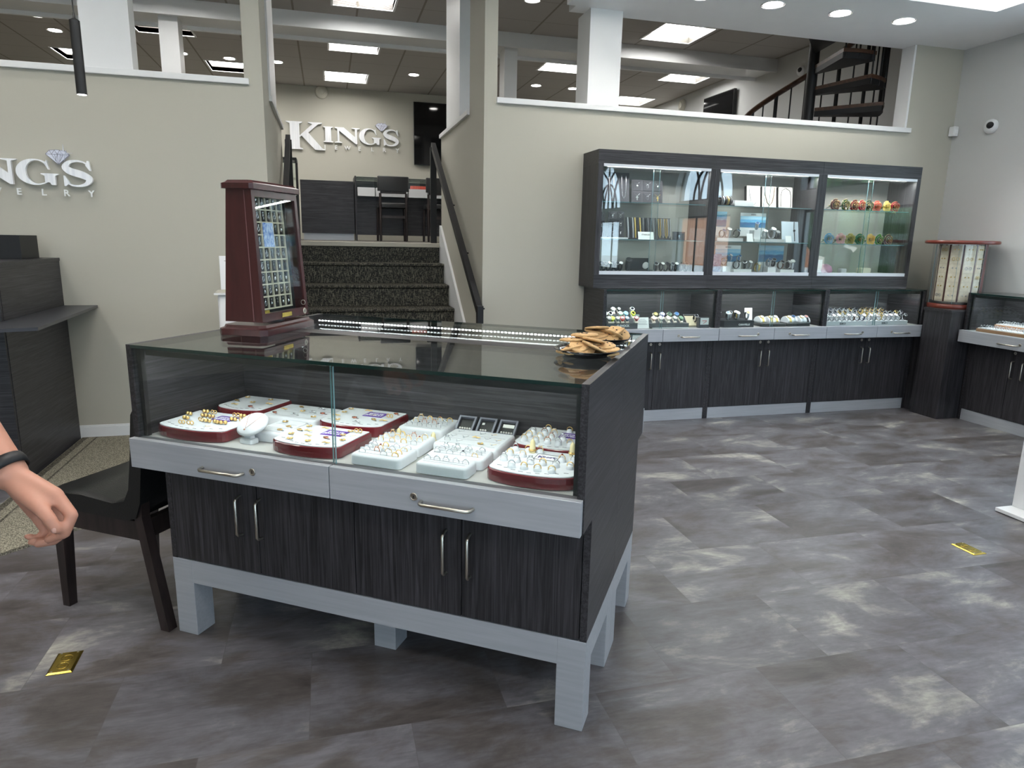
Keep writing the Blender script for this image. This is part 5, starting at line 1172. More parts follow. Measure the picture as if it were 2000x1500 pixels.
def pillow(x, y, z, lb, lw, band, dial, fc, rz=0.0):
    t = thing('watch_pillow', lb, 'watch pillow', (x, y, z), rz, 'white watch pillows')
    pf = [(-.048, 0), (-.047, .012), (-.036, .030), (-.012, .044), (.012, .044), (.034, .032), (.048, .010), (.048, 0)]
    obj('pillow', MB().loft([[(xx, yy, zz) for yy, zz in pf] for xx in (-.022, -.018, .018, .022)]), VELV, t)
    q = MB(); pw = [(-.049, .004), (-.0485, .0125), (-.037, .0318), (-.0125, .0460), (.0125, .0460), (.035, .0338), (.049, .010)]
    q.loft([[(-.008, a, b), (.008, a, b), (.008, a, b + .0016), (-.008, a, b + .0016)] for a, b in pw], smooth=False); w_ = obj('watch', q, band, None, (x, y, z), (0, 0, rz)); tag(w_, lw, 'watch', 'watches on the white pillows')
    c = MB().cyl((0, 0, 0), .0155, .006, 18, 'z'); c.tf(T(0, -.022, .0405, rx=math.radians(32))); obj('case', c, dial, w_); c = MB().cyl((0, 0, .006), .012, .0008, 18, 'z'); c.tf(T(0, -.022, .0405, rx=math.radians(32))); obj('dial', c, fc, w_)
t = thing('watch_tray', 'black tray of white pillows in the middle of the middle case', 'tray', (3.11, 4.345, ZD - .001)); obj('dish', MB().rbox(-.04, .175, .0, .16, 0, .024, .012), BLK, t)
t = thing('watch_tray', 'black tray of white pillows at the right of the middle case', 'tray', (3.30, 4.345, ZD - .001)); obj('dish', MB().rbox(-.01, .195, .0, .16, 0, .024, .012), BLK, t)
for k, (x, y, bd, dl, fc, lb) in enumerate(((3.105, 4.42, MGLD, MGLD, PALEF, 'leftmost, gold band'), (3.165, 4.40, MGLD, MGLD, PALEF, 'second, large gold face'), (3.222, 4.42, MGLD, MSLV, PALEF, 'third, raised gold band'), (3.325, 4.40, MGLD, MGLD, PALEF, 'fourth, broad gold band'), (3.385, 4.43, MSLV, MSLV, BLUEF, 'fifth, silver with dark band'), (3.435, 4.40, MSLV, MGLD, PALEF, 'sixth, two-tone band'), (3.482, 4.41, BLS, MSLV, PINK, 'last, black strap at the right end'))):
    pillow(x, y, ZD + .0232, 'white watch pillow in the middle case, ' + lb.split(',')[0] + ' in the row of pillows', 'watch on a white pillow in the middle case, ' + lb, bd, dl, fc, .0)
# --- right case: two white plinths lettered in grey
for q_, (x0, x1, nm) in enumerate(((3.625, 3.995, 'left'), (4.01, 4.385, 'right'))):
    t = thing('watch_plinth', 'white lettered watch plinth in the right case, %s one' % nm, 'plinth', (x0, 4.345, ZD - .001)); L = x1 - x0
    obj('body', MB().box(0, L, 0, .15, 0, .032).box(0, L, .05, .15, .032, .052).box(0, L, .10, .15, .052, .070), VELV, t); m = text_mb('SEIKO', .021, .0006, .0006); m.tf(T(L * .42, -.0008, .014)); obj('lettering', m, GREYP, t)
    for r_ in range(3):
        n = 8
        for k in range(n):
            if r_ == 2 and q_ == 1 and k > 4: continue
            if q_ == 0 and r_ == 0 and k in (5, 6, 7): bd = (LTHR, BLS, NAVY)[k - 5]
            elif q_ == 1 and r_ == 0 and k in (6, 7): bd = BLS
            else: bd = random.choice([MSLV, MSLV, MSLV, MGLD]) if not (q_ == 1 and k < 4 and r_) else MGLD
            bn = {MSLV: 'steel', MGLD: 'gold', LTHR: 'brown leather', BLS: 'black leather', NAVY: 'navy leather'}[bd]
            x = x0 + .025 + (L - .05) * k / (n - 1)
            o = obj('watch', wc('m' + bd.name, bd, MSLV if bd != MGLD else MGLD, PALEF if (k + r_) % 2 else DARKF, VELV), None, None, (x, 4.362 + .048 * r_, ZD + (.0312, .0512, .0692)[r_]), (0, 0, random.uniform(-.2, .2))); o.scale = (.86,) * 3
            tag(o, '%s watch in the right case, %s plinth, %s row, %s from left' % (bn, nm, ('front', 'middle', 'back')[r_], ORD[k]), 'watch', 'watches on the white lettered plinths')

# ================================================================== UPPER CABINET CONTENTS
CHAR = mat('charcoal_velvet', (62, 61, 66), .85); CHAR2 = mat('charcoal_velvet_square', (48, 47, 52), .85)
YB = UY + .13
def board(lb, x0, x1, z0, z1, y, m_, cat='board', lean=.12, grp=None):
    t = thing('necklace_board' if cat == 'board' else 'pendant_board', lb, 'jewelry stand', ((x0 + x1) / 2, y, z0), 0, grp); h = z1 - z0; w = (x1 - x0) / 2
    obj('panel', MB().box(-w, w, 0, .006, 0, h).tf(Matrix.Rotation(-lean, 4, 'X')), m_, t); obj('foot', MB().box(-w * .7, w * .7, .004, .07, 0, .004), m_, t); return t, Matrix.Rotation(-lean, 4, 'X')
def strand(t, M_, pts, r, m_, name='chain', y=-.003):
    q = MB().tube([(x, y, z) for x, z in pts], r, 5); q.tf(M_); return obj(name, q, m_, t)
z1, z2, z3 = SH[0] + .001, SH[1] + .001, UDK + .001
t, M_ = board('dark board with two long silver chains, top shelf of the left cabinet', 1.885, 2.066, z1, 1.757, YB + .03, CHAR)
for k, cx in enumerate((-.045, .048)):
    q = MB().tube([(cx - .017, -.003, .185), (cx - .016, -.003, .10), (cx - .012, -.003, .05), (cx, -.003, .028), (cx + .012, -.003, .05), (cx + .016, -.003, .10), (cx + .017, -.003, .185)], .0026, 5)
    q.tf(Matrix.Translation((1.9755, YB + .03, z1)) @ M_); tag(obj('necklace', q, SILV), 'long silver chain on the dark board, %s one, top shelf of left cabinet' % ('left', 'right')[k], 'necklace', 'chains on the dark board')
def pboard(lb, x0, x1, z0, z1_, nx, nz_, y, kinds, nm):
    t, M_ = board(lb, x0, x1, z0, z1_, y, CHAR, 'p'); w = x1 - x0; h = z1_ - z0; k = 0
    sq = MB()
    for j in range(nz_):
        for i_ in range(nx):
            cx = -w / 2 + w * (i_ + .5) / nx; cz = h * (j + .5) / nz_; a = w / nx * .40; b = h / nz_ * .42
            sq.box(cx - a, cx + a, -.003, 0, cz - b, cz + b)
            kd = kinds[k % len(kinds)]; k += 1; s = min(a, b)
            if kd == ' ': continue
            q = MB().tube([(-a * .7, -.0045, b * .7), (0, -.0045, b * .25), (a * .7, -.0045, b * .7)], .0008, 4)
            if kd in 'xX': q.box(-s * .08, s * .08, -.006, -.003, -s * .7, s * .25).box(-s * .3, s * .3, -.006, -.003, -s * .12, s * .04)
            elif kd == 'o': q.torus((0, -.0045, -s * .1), s * .26, .0012, 10, 4, 'y', sz=1.5)
            else: q.ball((0, -.0045, -s * .1), s * .22, 8, 5, sz=1.5)
            q.tf(Matrix.Translation(((x0 + x1) / 2, y, z0)) @ M_ @ Matrix.Translation((cx, 0, cz)))
            tag(obj('pendant', q, MGLD if kd in 'XO' else SILV), 'pendant on the %s, %s row from bottom, %s from left' % (nm, ORD[j], ORD[i_]), 'pendant', 'pendants on the ' + nm)
    obj('square', sq.tf(M_), CHAR2, t)
pboard('dark board of six pendants, top shelf of the left cabinet', 2.080, 2.318, z1, 1.712, 3, 2, YB + .02, 'xoXdod', 'six-square dark board')
pboard('narrow dark board of pendants, second shelf at far left', 1.836, 1.885, z2, 1.487, 1, 3, YB + .01, 'xxd', 'narrow dark board')
pboard('dark board of small square pendants, second shelf of the left cabinet', 1.909, 2.028, z2 + .012, 1.492, 2, 3, YB, 'odooxo', 'second-shelf dark board')
tag(obj('riser', MB().box(1.84, 2.045, YB - .03, YB + .05, z2, z2 + .0115), PAPER), 'low white riser under the pendant boards, left cabinet', 'riser')
def chainrack(lb, x0, x1, n, mats, nm, y, thick=.003, loop=False):
    t, M_ = board(lb, x0, x1, z2, 1.458, y, CHAR, lean=.22); w = x1 - x0
    for k in range(n):
        x = -w / 2 + w * (k + .5) / n; h = .15
        q = MB()
        if loop: q.tube([(x - w / n * .3, -.003, h), (x - w / n * .25, -.004, .03), (x, -.004, .012), (x + w / n * .25, -.004, .03), (x + w / n * .3, -.003, h)], thick * .6, 4)
        else: q.tube([(x, -.001, h + .004), (x, -.004, h * .7), (x, -.004, h * .35), (x, -.002, .01)], [thick, thick * 1.1, thick, thick * 1.1], 5)
        q.tf(Matrix.Translation(((x0 + x1) / 2, y, z2)) @ M_)
        tag(obj('bracelet', q, mats[k % len(mats)]), 'bracelet on the %s, %s from the left' % (nm, ORD[k]), 'bracelet', 'bracelets on the ' + nm)
chainrack('dark rack of two-tone bracelets, second shelf of the left cabinet', 2.050, 2.163, 6, [MSLV, BLS, MSLV, MGLD, BLS, MGLD], 'two-tone rack', YB, .0058)
chainrack('dark rack of dark bracelets, second shelf of the left cabinet', 2.168, 2.285, 6, [GREYP, BLS], 'dark-toned rack', YB, .0055)
chainrack('dark rack of looped gold chains, second shelf of the left cabinet', 2.292, 2.395, 4, [MGLD, MSLV], 'looped chain rack', YB, .005, True)
pboard('small brown box with a cross pendant, second shelf of the left cabinet', 2.407, 2.505, z2, 1.362, 1, 1, YB, 'x', 'small brown box')
t = tent('white printed card in front of the bracelet racks, left cabinet', 2.17, YB - .06, z2, .12, .055, .3, 'STAINLESS', ink=GREYP)
# bottom deck: dark watches and a black box
xs_ = [1.845, 1.875, 1.905, 1.935, 1.965, 2.000, 2.055, 2.275, 2.315, 2.355, 2.395, 2.435, 2.475, 2.515]
for k, x in enumerate(xs_):
    o = obj('watch', wc('blk' + str(k % 3), BLS, (BLS, MSLV, BLS)[k % 3], (DARKF, DARKF, PALEF)[k % 3], BLK), None, None, (x, YB - .03 + .012 * (k % 2), z3), (0, 0, random.uniform(-.3, .3))); o.scale = (1.05 if k != 6 else 1.5,) * 3
    tag(o, 'black watch on the floor of the left cabinet, %s from the left' % ORD[k], 'watch', 'black watches in the left cabinet')
t = thing('watch_box', 'open black box with a white-faced watch, floor of the left cabinet', 'watch box', (2.165, YB + .0, z3)); obj('lid', MB().box(-.075, .075, .03, .04, 0, .092), BLK, t); obj('tray', MB().box(-.075, .075, -.05, .029, 0, .012), BLK, t)
m = MB().cyl((0, 0, 0), .022, .006, 20, 'y'); m.torus((0, .003, 0), .022, .003, 20, 5, 'y'); tag(obj('watch', m, PALEF, loc=(2.205, YB - .005, z3 + .040), rot=(.2, 0, 0)), 'round white-faced watch leaning in the open black box', 'watch')
# middle cabinet
CARD = stretched('leatherette_cream', (20, 20, 20), (206, 202, 194), (220, 216, 208), .3, .7, rough=.7)
for k, (x0, x1) in enumerate(((3.005, 3.115), (3.135, 3.252), (3.275, 3.392))):
    t, M_ = board('cream necklace board, %s of three on the top shelf, middle cabinet' % ('left', 'centre', 'right')[k], x0, x1, z1, 1.708, YB + .02, CARD, lean=.14, grp='cream necklace boards')
    obj('backing', MB().box(-.058, -.03, .0065, .03, 0, .154).tf(M_), BLK, t); w = (x1 - x0) / 2 * .72
    P = [(-w, .15), (-w * .85, .09), (-w * .5, .04), (0, .018), (w * .5, .04), (w * .85, .09), (w, .15)] if k < 2 else [(-w, .01), (-w * 1.05, .09), (-w * .8, .13), (0, .148), (w * .8, .13), (w * 1.05, .09), (w, .01)]
    q = MB().tube([(a, -.004, b) for a, b in P], .0034 if k < 2 else .0022, 5)
    q.tf(Matrix.Translation(((x0 + x1) / 2, YB + .02, z1)) @ M_); tag(obj('necklace', q, (MSLV, mat('bronze_chain', (110, 92, 74), .35, .8), BLS)[k]), ('silver chain', 'bronze rope chain', 'black cord necklace')[k] + ' on the %s cream board' % ('left', 'centre', 'right')[k], 'necklace')
m = MB()
for k in range(5):
    q = MB().torus((0, 0, 0), .030, .006, 18, 5, 'x', w=.009); tag(obj('bracelet', q, [BLS, MSLV, BLS, MGLD, BLS][k], loc=(2.748 + .019 * k, YB - .02, z1 + .0365)), 'thick bracelet on the black roll, %s from the left, middle cabinet' % ORD[k], 'bracelet', 'bracelets on the black roll')
t = thing('bracelet_roll', 'black bracelet roll on the top shelf, left of the middle cabinet', 'jewelry stand', (2.786, YB - .02, z1)); obj('bar', MB().cyl((-.06, 0, .0365), .020, .12, 16, 'x'), BLS, t); obj('foot', MB().box(-.05, .07, -.03, .03, 0, .006), BLK, t)
tag(obj('box', MB().box(-.078, .078, -.03, .03, 0, .040), PAPER, loc=(2.935, YB - .02, z1)), 'flat white box on the top shelf of the middle cabinet', 'box')
SEA = bpy.data.materials.new('sea_print'); SEA.use_nodes = True
_n = SEA.node_tree.nodes; _l = SEA.node_tree.links; _t = _n.new('ShaderNodeTexCoord'); _s = _n.new('ShaderNodeSeparateXYZ'); _l.new(_t.outputs['Generated'], _s.inputs[0])
_r = _n.new('ShaderNodeValToRGB'); _e = _r.color_ramp.elements; _e[0].position = 0; _e[0].color = srgb(70, 130, 170); _e[1].position = 1; _e[1].color = srgb(150, 200, 228)
for p_, c_ in ((.42, (40, 96, 150)), (.50, (120, 190, 226)), (.62, (70, 160, 214)), (.78, (176, 214, 232))):
    q = _e.new(p_); q.color = srgb(*c_)
_z = _n.new('ShaderNodeTexNoise'); _z.inputs['Scale'].default_value = 4; _m = _n.new('ShaderNodeMapping'); _m.inputs['Scale'].default_value = (1, 1, 6); _l.new(_t.outputs['Generated'], _m.inputs[0]); _l.new(_m.outputs[0], _z.inputs['Vector'])
_a = _n.new('ShaderNodeMath'); _a.operation = 'MULTIPLY_ADD'; _l.new(_z.outputs[0], _a.inputs[0]); _a.inputs[1].default_value = .35; _l.new(_s.outputs['Z'], _a.inputs[2])
_b = _n.new('ShaderNodeMath'); _b.operation = 'SUBTRACT'; _l.new(_a.outputs[0], _b.inputs[0]); _b.inputs[1].default_value = .17; _l.new(_b.outputs[0], _r.inputs[0]); _l.new(_r.outputs[0], _n['Principled BSDF'].inputs['Base Color'])
def seaboard(lb, x0, x1, z0, z1_, y=YB + .05, top=False):
    t = thing('picture_stand', lb, 'picture stand', ((x0 + x1) / 2, y, z0), 0, 'blue picture stands'); w = (x1 - x0) / 2; h = z1_ - z0
    obj('backing', MB().box(-w, w, 0, .006, 0, h), PAPER, t); obj('picture', MB().box(-w, w, -.0015, -.0002, h * .38, h * (.86 if top else 1)), SEA, t)
    if top:
        m = text_mb('BERING', h * .07, .0002, .0002); m.tf(T(0, -.001, h * .93)); obj('lettering', m, GREYP, t)
seaboard('blue sea picture at the left of the second shelf, middle cabinet', 2.738, 2.862, z2 + .04, 1.515)
seaboard('blue sea picture at the centre of the second shelf, middle cabinet', 2.978, 3.195, z2 + .04, 1.512, top=True)
seaboard('blue sea picture at the left on the floor, middle cabinet', 2.79, 3.003, z3, 1.273, top=True)
seaboard('tall blue picture at the right on the floor, middle cabinet', 3.160, 3.378, z3, 1.277)
tag(obj('picture_card', MB().box(-.035, .035, 0, .01, 0, .13), stretched('navy_floral_print', (60, 60, 60), (54, 66, 116), (120, 134, 176), .4, .65), loc=(2.768, YB - .02, z3)), 'navy patterned card at the left on the floor, middle cabinet', 'card')
for lb, x0, x1, h in (('left', 2.735, 2.95, .024), ('middle', 3.045, 3.30, .022)): tag(obj('riser', MB().box(x0, x1, YB - .05, YB + .04, z2, z2 + h), PAPER), 'white watch riser on the second shelf of the middle cabinet, %s one' % lb, 'riser', 'white risers on the second shelf')
for lb, x0, x1, h in (('left', 2.81, 2.87, .045), ('middle', 2.90, 3.05, .022), ('right', 3.19, 3.26, .040), ('far right', 3.30, 3.42, .022)): tag(obj('riser', MB().box(x0, x1, YB - .04, YB + .03, z3, z3 + h), PAPER), 'white watch riser on the floor of the middle cabinet, %s one' % lb, 'riser', 'white risers on the cabinet floor')
for k, (x, z, bd, fc, s, sh) in enumerate(((2.795, z2 + .0245, BLS, BLUEF, 1.1, 'second'), (2.843, z2 + .0245, MSLV, PALEF, 1.3, 'second'), (2.915, z2 + .0245, BLS, DARKF, 1.15, 'second'), (3.080, z2 + .0845, MSLV, BLUEF, 1.05, 'second'), (3.150, z2 + .0225, MSLV, PALEF, 1.2, 'second'), (3.212, z2 + .0225, MSLV, PALEF, 1.5, 'second'), (3.258, z2 + .0225, BLS, MSLV, 1.1, 'second'),
        (2.83, z3 + .0455, BLS, DARKF, 1.1, 'floor'), (2.885, z3 + .075, MSLV, PALEF, 1.0, 'floor'), (2.935, z3 + .0225, BLS, DARKF, 1.15, 'floor'), (2.965, z3 + .075, MSLV, BLUEF, .9, 'floor'), (3.005, z3 + .0225, BLS, DARKF, 1.1, 'floor'), (3.045, z3 + .0225, MSLV, PALEF, 1.1, 'floor'), (3.115, z3 + .001, MGLD, PALEF, 1.3, 'floor'), (3.21, z3 + .0405, MSLV, BLUEF, 1.15, 'floor'), (3.25, z3 + .0405, BLS, DARKF, 1.15, 'floor'), (3.315, z3 + .0225, LTHR, DARKF, 1.2, 'floor'), (3.375, z3 + .0225, MSLV, PALEF, 1.2, 'floor'), (3.415, z3 + .0225, MSLV, PALEF, 1.3, 'floor'))):
    if abs(z - (z2 + .0845)) < 1e-6: tag(obj('riser', MB().box(x - .03, x + .03, YB - .03, YB + .03, z2 + .0, z2 + .084), PAPER), 'tall white block under the central watch, second shelf', 'riser')
    if abs(z - (z3 + .075)) < 1e-6: tag(obj('riser', MB().box(x - .02, x + .02, YB + .0, YB + .03, z3 + .0 + (.0225 if 2.9 < x < 3.05 else 0), z3 + .0745), PAPER), 'tall white block on the cabinet floor under the %s raised watch' % ('left' if x < 2.9 else 'right'), 'riser')
    o = obj('watch', wc('u' + bd.name + fc.name, bd, bd if bd in (MSLV, MGLD) else MSLV, fc, ACRYL), None, None, (x, YB - .012 + (.02 if abs(z - z3 - .075) < 1e-6 else 0), z), (0, 0, random.uniform(-.5, .5))); o.scale = (s * .9,) * 3
    tag(o, 'watch on its stand in the middle cabinet, %s, %s from left' % ('second shelf' if sh == 'second' else 'cabinet floor', ORD[k if k < 7 else k - 7]), 'watch', 'watches in the middle cabinet')
for lb, x, y, z, w, h in (('white price card left of centre, second shelf of the middle cabinet', 2.985, YB - .09, z2, .05, .060), ('white tilted price card at the front of the second shelf, middle cabinet', 3.315, YB - .085, z2, .05, .05)): tent(lb, x, y, z, w, h, .3)
t = thing('picture_stand', 'white picture board with a thin watch at the right of the second shelf', 'picture stand', (3.385, YB - .01, z2), 0); obj('panel', MB().box(-.072, .072, 0, .006, 0, .158).tf(Matrix.Rotation(-.2, 4, 'X')), mat('pale_blue_print', (204, 216, 228), .5), t)
m = MB().tube([(.035, -.003, .155), (.032, -.003, .1), (.035, -.003, .05), (.036, -.003, .01)], .003, 5); m.ball((.034, -.003, .09), .009, 10, 5); m.tf(Matrix.Rotation(-.2, 4, 'X')); obj('watch_print', m, BLS, t)
# roses
def rose_mb(sd):
    rnd = random.Random(sd); m = MB()
    def petal(a, r, h, w, tilt, mi=0):
        P = []; nu, nv = 5, 4
        for i_ in range(nu + 1):
            u = i_ / nu * 2 - 1
            for j in range(nv + 1):
                v = j / nv; ww = w * (math.sin(PI * (v * .62 + .12))) ; th = a + u * ww
                rr = r * (.35 + .65 * v) * (1 + .12 * tilt * v * v) - .002 * (u * u) * v; y = -h * v + abs(u) ** 3 * .006 * v + tilt * .004 * v * v * v
                P.append((rr * math.cos(th), y, rr * math.sin(th)))
        F = [(i_ * (nv + 1) + j, i_ * (nv + 1) + j + 1, (i_ + 1) * (nv + 1) + j + 1, (i_ + 1) * (nv + 1) + j) for i_ in range(nu) for j in range(nv)]
        m.add(P, F, mi, True)
        rim = [P[i_ * (nv + 1) + nv] for i_ in range(nu + 1)]; m.tube(rim, .0009, 4, mi=1)
    for L_, (n, r, h, w, t_) in enumerate(((2, .006, .030, 1.6, 0), (3, .012, .031, 1.2, .3), (4, .020, .030, .95, .8), (5, .029, .026, .78, 1.6), (5, .037, .020, .72, 2.6))):
        for k in range(n): petal(2 * PI * k / n + L_ * .7 + rnd.uniform(-.1, .1), r, h, w, t_)
    m.ball((0, .002, 0), .012, 10, 6, mi=2); m.tube([(0, .0, 0), (.0, .05, -.012), (.006, .11, -.028)], .0022, 5, mi=2)
    for s in (-1, 1): m.add([(0, .02, -.004), (s * .022, .016, .004), (s * .045, .022, -.010), (s * .024, .03, -.014)], [(0, 1, 2, 3)], 2, False); m.tube([(0, .02, -.004), (s * .022, .016, .004), (s * .045, .022, -.010)], .0008, 4, mi=1)
    return m
RM = [rose_mb(k) for k in range(3)]; LEAF = mat('rose_leaf', (40, 82, 52), .4); RIM = mat('gold_rim', (214, 176, 104), .3, .9)
RC = [('dark burgundy', (78, 18, 34)), ('dark green', (28, 76, 34)), ('wine red', (128, 24, 44)), ('crimson', (156, 28, 58)), ('deep teal green', (14, 60, 48)), ('coral pink', (222, 98, 96)), ('yellow', (236, 214, 120)), ('red and green', (176, 46, 70))]
RC2 = [('sky blue', (92, 146, 188)), ('pink and maroon', (206, 142, 152)), ('olive gold', (156, 140, 70)), ('emerald', (16, 100, 80)), ('amber yellow', (226, 184, 84)), ('leaf green', (50, 118, 38)), ('plum brown', (92, 58, 70))]
def rose(x, z, nm, c, lb, k):
    m = obj('rose', RM[k % 3], [mat('petal_' + nm.replace(' ', '_'), c, .22, 0, coat=.5), RIM, LEAF], None, (x, UY + .085, z), (0, k * .7, .0)); m.scale = (.92,) * 3
    m.rotation_euler = (random.uniform(-.1, .1), 0, random.uniform(-.15, .15)); tag(m, lb, 'rose', 'lacquered roses')
for k, (x, (nm, c)) in enumerate(zip((3.712, 3.803, 3.885, 3.953, 4.018, 4.090, 4.182, 4.258), RC)): rose(x, SH[0] + .036, nm, c, '%s lacquered rose on the top glass shelf, %s from the left' % (nm, ORD[k]), k)
for k, (x, (nm, c)) in enumerate(zip((3.690, 3.797, 3.88, 3.97, 4.070, 4.147, 4.235), RC2)): rose(x, SH[1] + .036, nm, c, '%s lacquered rose on the lower glass shelf, %s from the left' % (nm, ORD[k]), k + 3)
for z, nm in ((SH[0], 'top'), (SH[1], 'lower')): tag(obj('shelf_riser', MB().box(3.66, 4.30, UY + .17, UY + .26, z + .0005, z + .004), ACRYL), 'clear strip behind the roses on the %s shelf' % nm, 'riser')
t = thing('vase', 'pink and cream rounded box on the floor of the right cabinet', 'trinket', (3.71, YB - .02, z3)); obj('body', MB().lathe([(.0001, 0), (.05, 0), (.055, .02), (.045, .05), (.02, .066), (.0001, .068)], n=24, caps=False), mat('pink_enamel', (206, 150, 178), .4), t)
tag(obj('card', MB().box(-.03, .03, 0, .003, 0, .10).box(-.03, .03, 0, .03, 0, .003), PAPER, loc=(3.635, YB - .04, z3)), 'narrow white card at the left on the floor, right cabinet', 'card')
tag(obj('trinket_box', MB().rbox(-.028, .028, -.022, .022, 0, .035, .01), VELV, loc=(3.86, YB - .03, z3)), 'small white box on the floor of the right cabinet', 'box')
tag(obj('trinket_box', MB().rbox(-.05, .05, -.03, .03, 0, .042, .014), mat('cream_enamel', (226, 220, 200), .5), loc=(4.06, YB - .03, z3)), 'cream ribbed box at the right on the floor, right cabinet', 'box')

# ================================================================== RIGHT COUNTER CONTENTS
for k, (y0, y1, x0, x1, nm) in enumerate(((3.42, 3.93, 4.595, 4.72, 'front'), (3.45, 3.90, 4.725, 4.85, 'back'))):
    z0 = ZD - .001 + .03 * k; t = thing('ring_tray', 'tan-edged white ring tray in the right counter, %s one' % nm, 'tray', (0, 0, 0), 0, 'tan-edged ring trays')
    obj('rim', MB().box(x0, x1, y0, y1, ZD - .001, z0 + .022), mat('tan_wood_edge', (176, 128, 94), .4), t); obj('pad', MB().box(x0 + .006, x1 - .006, y0 + .006, y1 - .006, z0 + .022, z0 + .028), VELV, t)
    for r_ in range(4):
        for j in range(12):
            q = obj('ring', RG['stuwub'[(j + r_) % 6]], None, None, (x0 + .02 + .028 * r_, y1 - .02 - .040 * j * (y1 - y0) / .5, z0 + .0325), (0, 0, -PI / 2 + random.uniform(-.2, .2)))
            tag(q, 'silver ring in the right counter, %s tray, row %s from front, %s from left' % (nm, ('one', 'two', 'three', 'four')[r_], ORD[j]), 'ring', 'rings in the right counter')
t = thing('bracelet_roll', 'white roll display at the back of the right counter', 'jewelry stand', (4.885, 3.62, ZD + .0)); obj('bar', MB().cyl((0, -.16, .075), .022, .32, 16, 'y'), VELV, t); obj('block', MB().box(-.02, .02, -.15, .15, 0, .056), VELV, t)

# ------------------------------------------------------------------ earring tower in the corner
t = thing('earring_tower', 'round earring tower with reddish wooden top on the corner block', 'display tower', (4.66, 4.215, .8355)); t.scale = (.86, .86, 1)
RW = stretched('cherry_wood', (22, 22, 3), (96, 40, 32), (124, 58, 46), .3, .75, rough=.3)
obj('base', MB().lathe([(.20, 0), (.205, .006), (.205, .028), (.19, .034)], n=40), RW, t); obj('top', MB().lathe([(.272, .480), (.284, .486), (.284, .500), (.274, .506)], n=40), RW, t)
obj('foot_ring', MB().lathe([(.19, .034), (.19, .052), (.17, .052)], n=32), BLK, t)
TB = math.radians(-112); nP = 10
pm = MB(); stp = MB(); cards = []
PLQ = stretched('pale_earring_card', (30, 30, 30), (206, 198, 172), (226, 220, 200), .3, .7, rough=.6)
for k in range(nP):
    a = TB + 2 * PI * (k - 2) / nP; M_ = T(.158 * math.cos(a), .158 * math.sin(a), 0, rz=a + PI / 2)
    pm.join(MB().box(-.045, .045, -.004, .004, .052, .47), M_)
    a2 = a + PI / nP; stp.join(MB().box(-.006, .006, -.006, .006, .052, .475), T(.163 * math.cos(a2), .163 * math.sin(a2), 0, rz=a2 + PI / 2))
obj('panel', pm, CREAM, t); obj('divider', stp, mat('dark_red_divider', (70, 32, 30), .4), t)
obj('wood_post', MB().box(-.02, .02, -.012, .012, .034, .480).tf(T(.19 * math.cos(-.55), .19 * math.sin(-.55), 0, rz=-.55 + PI / 2)), RW, t)
cm = MB().box(-.0415, .0415, -.0010, 0, 0, .064).mesh('earring_card', PLQ); stud = MB().ball((-.014, -.004, .036), .005, 7, 5).ball((.014, -.004, .036), .005, 7, 5); hoopm = MB().torus((-.016, -.004, .034), .011, .0017, 14, 5, 'y').torus((.016, -.004, .034), .011, .0017, 14, 5, 'y')
for k in range(6):
    a = TB + 2 * PI * (k - 2) / nP; M_ = T(4.66 + .136 * math.cos(a), 4.215 + .136 * math.sin(a), .8355, rz=a + PI / 2)
    for j in range(6):
        p = M_ @ Vector((0, -.0055, .064 + .068 * j)); o = obj('earring_card', cm, None, None, p, (0, 0, a + PI / 2)); o.scale = (.86, 1, 1)
        tag(o, 'cream earring card on the round tower, column %s from left, %s card from the bottom' % (('one', 'two', 'three', 'four', 'five', 'six')[k], ORD[j]), 'earring card', 'earring cards on the round tower')
        hp = (k == 2 and j in (3, 4)) or (k == 1 and j == 4) or (k + j) % 5 == 0
        obj('earrings', (hoopm if hp else stud), MGLD if (k * 3 + j) % 3 else MSLV, o)
obj('cover', MB().lathe([(.212, .036), (.212, .478)], n=40, caps=False), ACRYL, t)
ls = MB()
for k in range(5):
    a = TB + 2 * PI * (k - 2.5) / nP * 1.6; ls.tube([(.2135 * math.cos(a), .2135 * math.sin(a), .036), (.2135 * math.cos(a), .2135 * math.sin(a), .478)], .0016, 4)
obj('cover_joint', ls, GEDGL, t)

# ================================================================== PERSON WALKING OUT OF THE FRAME AT LEFT
SKIN = mat('skin', (190, 136, 114), .5, noise=(14, .10)); SHIRT = mat('charcoal_polo_cotton', (44, 46, 52), .85); TROU = mat('khaki_trousers', (96, 88, 74), .85); HAIR = mat('brown_hair', (62, 44, 32), .7, noise=(80, .4)); SHOE = mat('dark_shoe_leather', (30, 26, 24), .5)
SKIN.node_tree.nodes['Principled BSDF'].inputs['Subsurface Weight'].default_value = .12; SKIN.node_tree.nodes['Principled BSDF'].inputs['Subsurface Radius'].default_value = (.012, .005, .003)
def limb(m, pts, rs, sq=1.0):
    """tapered capsules with ball joints"""
    for (p, q, r0, r1) in zip(pts, pts[1:], rs, rs[1:]):
        P, Q = Vector(p), Vector(q); m.tube([P, Q], [r0, r1], 14)
    for p, r in zip(pts, rs): m.ball(p, r, 14, 8)
def melt(name, mb, m_, parent, vox, smooth=4):
    o = obj(name, mb, m_, parent); r = o.modifiers.new('remesh', 'REMESH'); r.mode = 'VOXEL'; r.voxel_size = vox; r.use_smooth_shade = True
    s = o.modifiers.new('smooth', 'SMOOTH'); s.iterations = smooth; s.factor = .5
    return o
pr_ = thing('person', 'person in a dark shirt walking past at left, black watch band on the wrist', 'person', (0, 0, 0))
sh = (-.86, 1.42, 1.36); el = (-.755, 1.475, 1.10)
wr = (-.5564, 1.3292, .858)
b = MB()
limb(b, [sh, el, (-.66, 1.405, .985), wr], [.052, .043, .042, .030])
pc = (-1.02, 1.30)
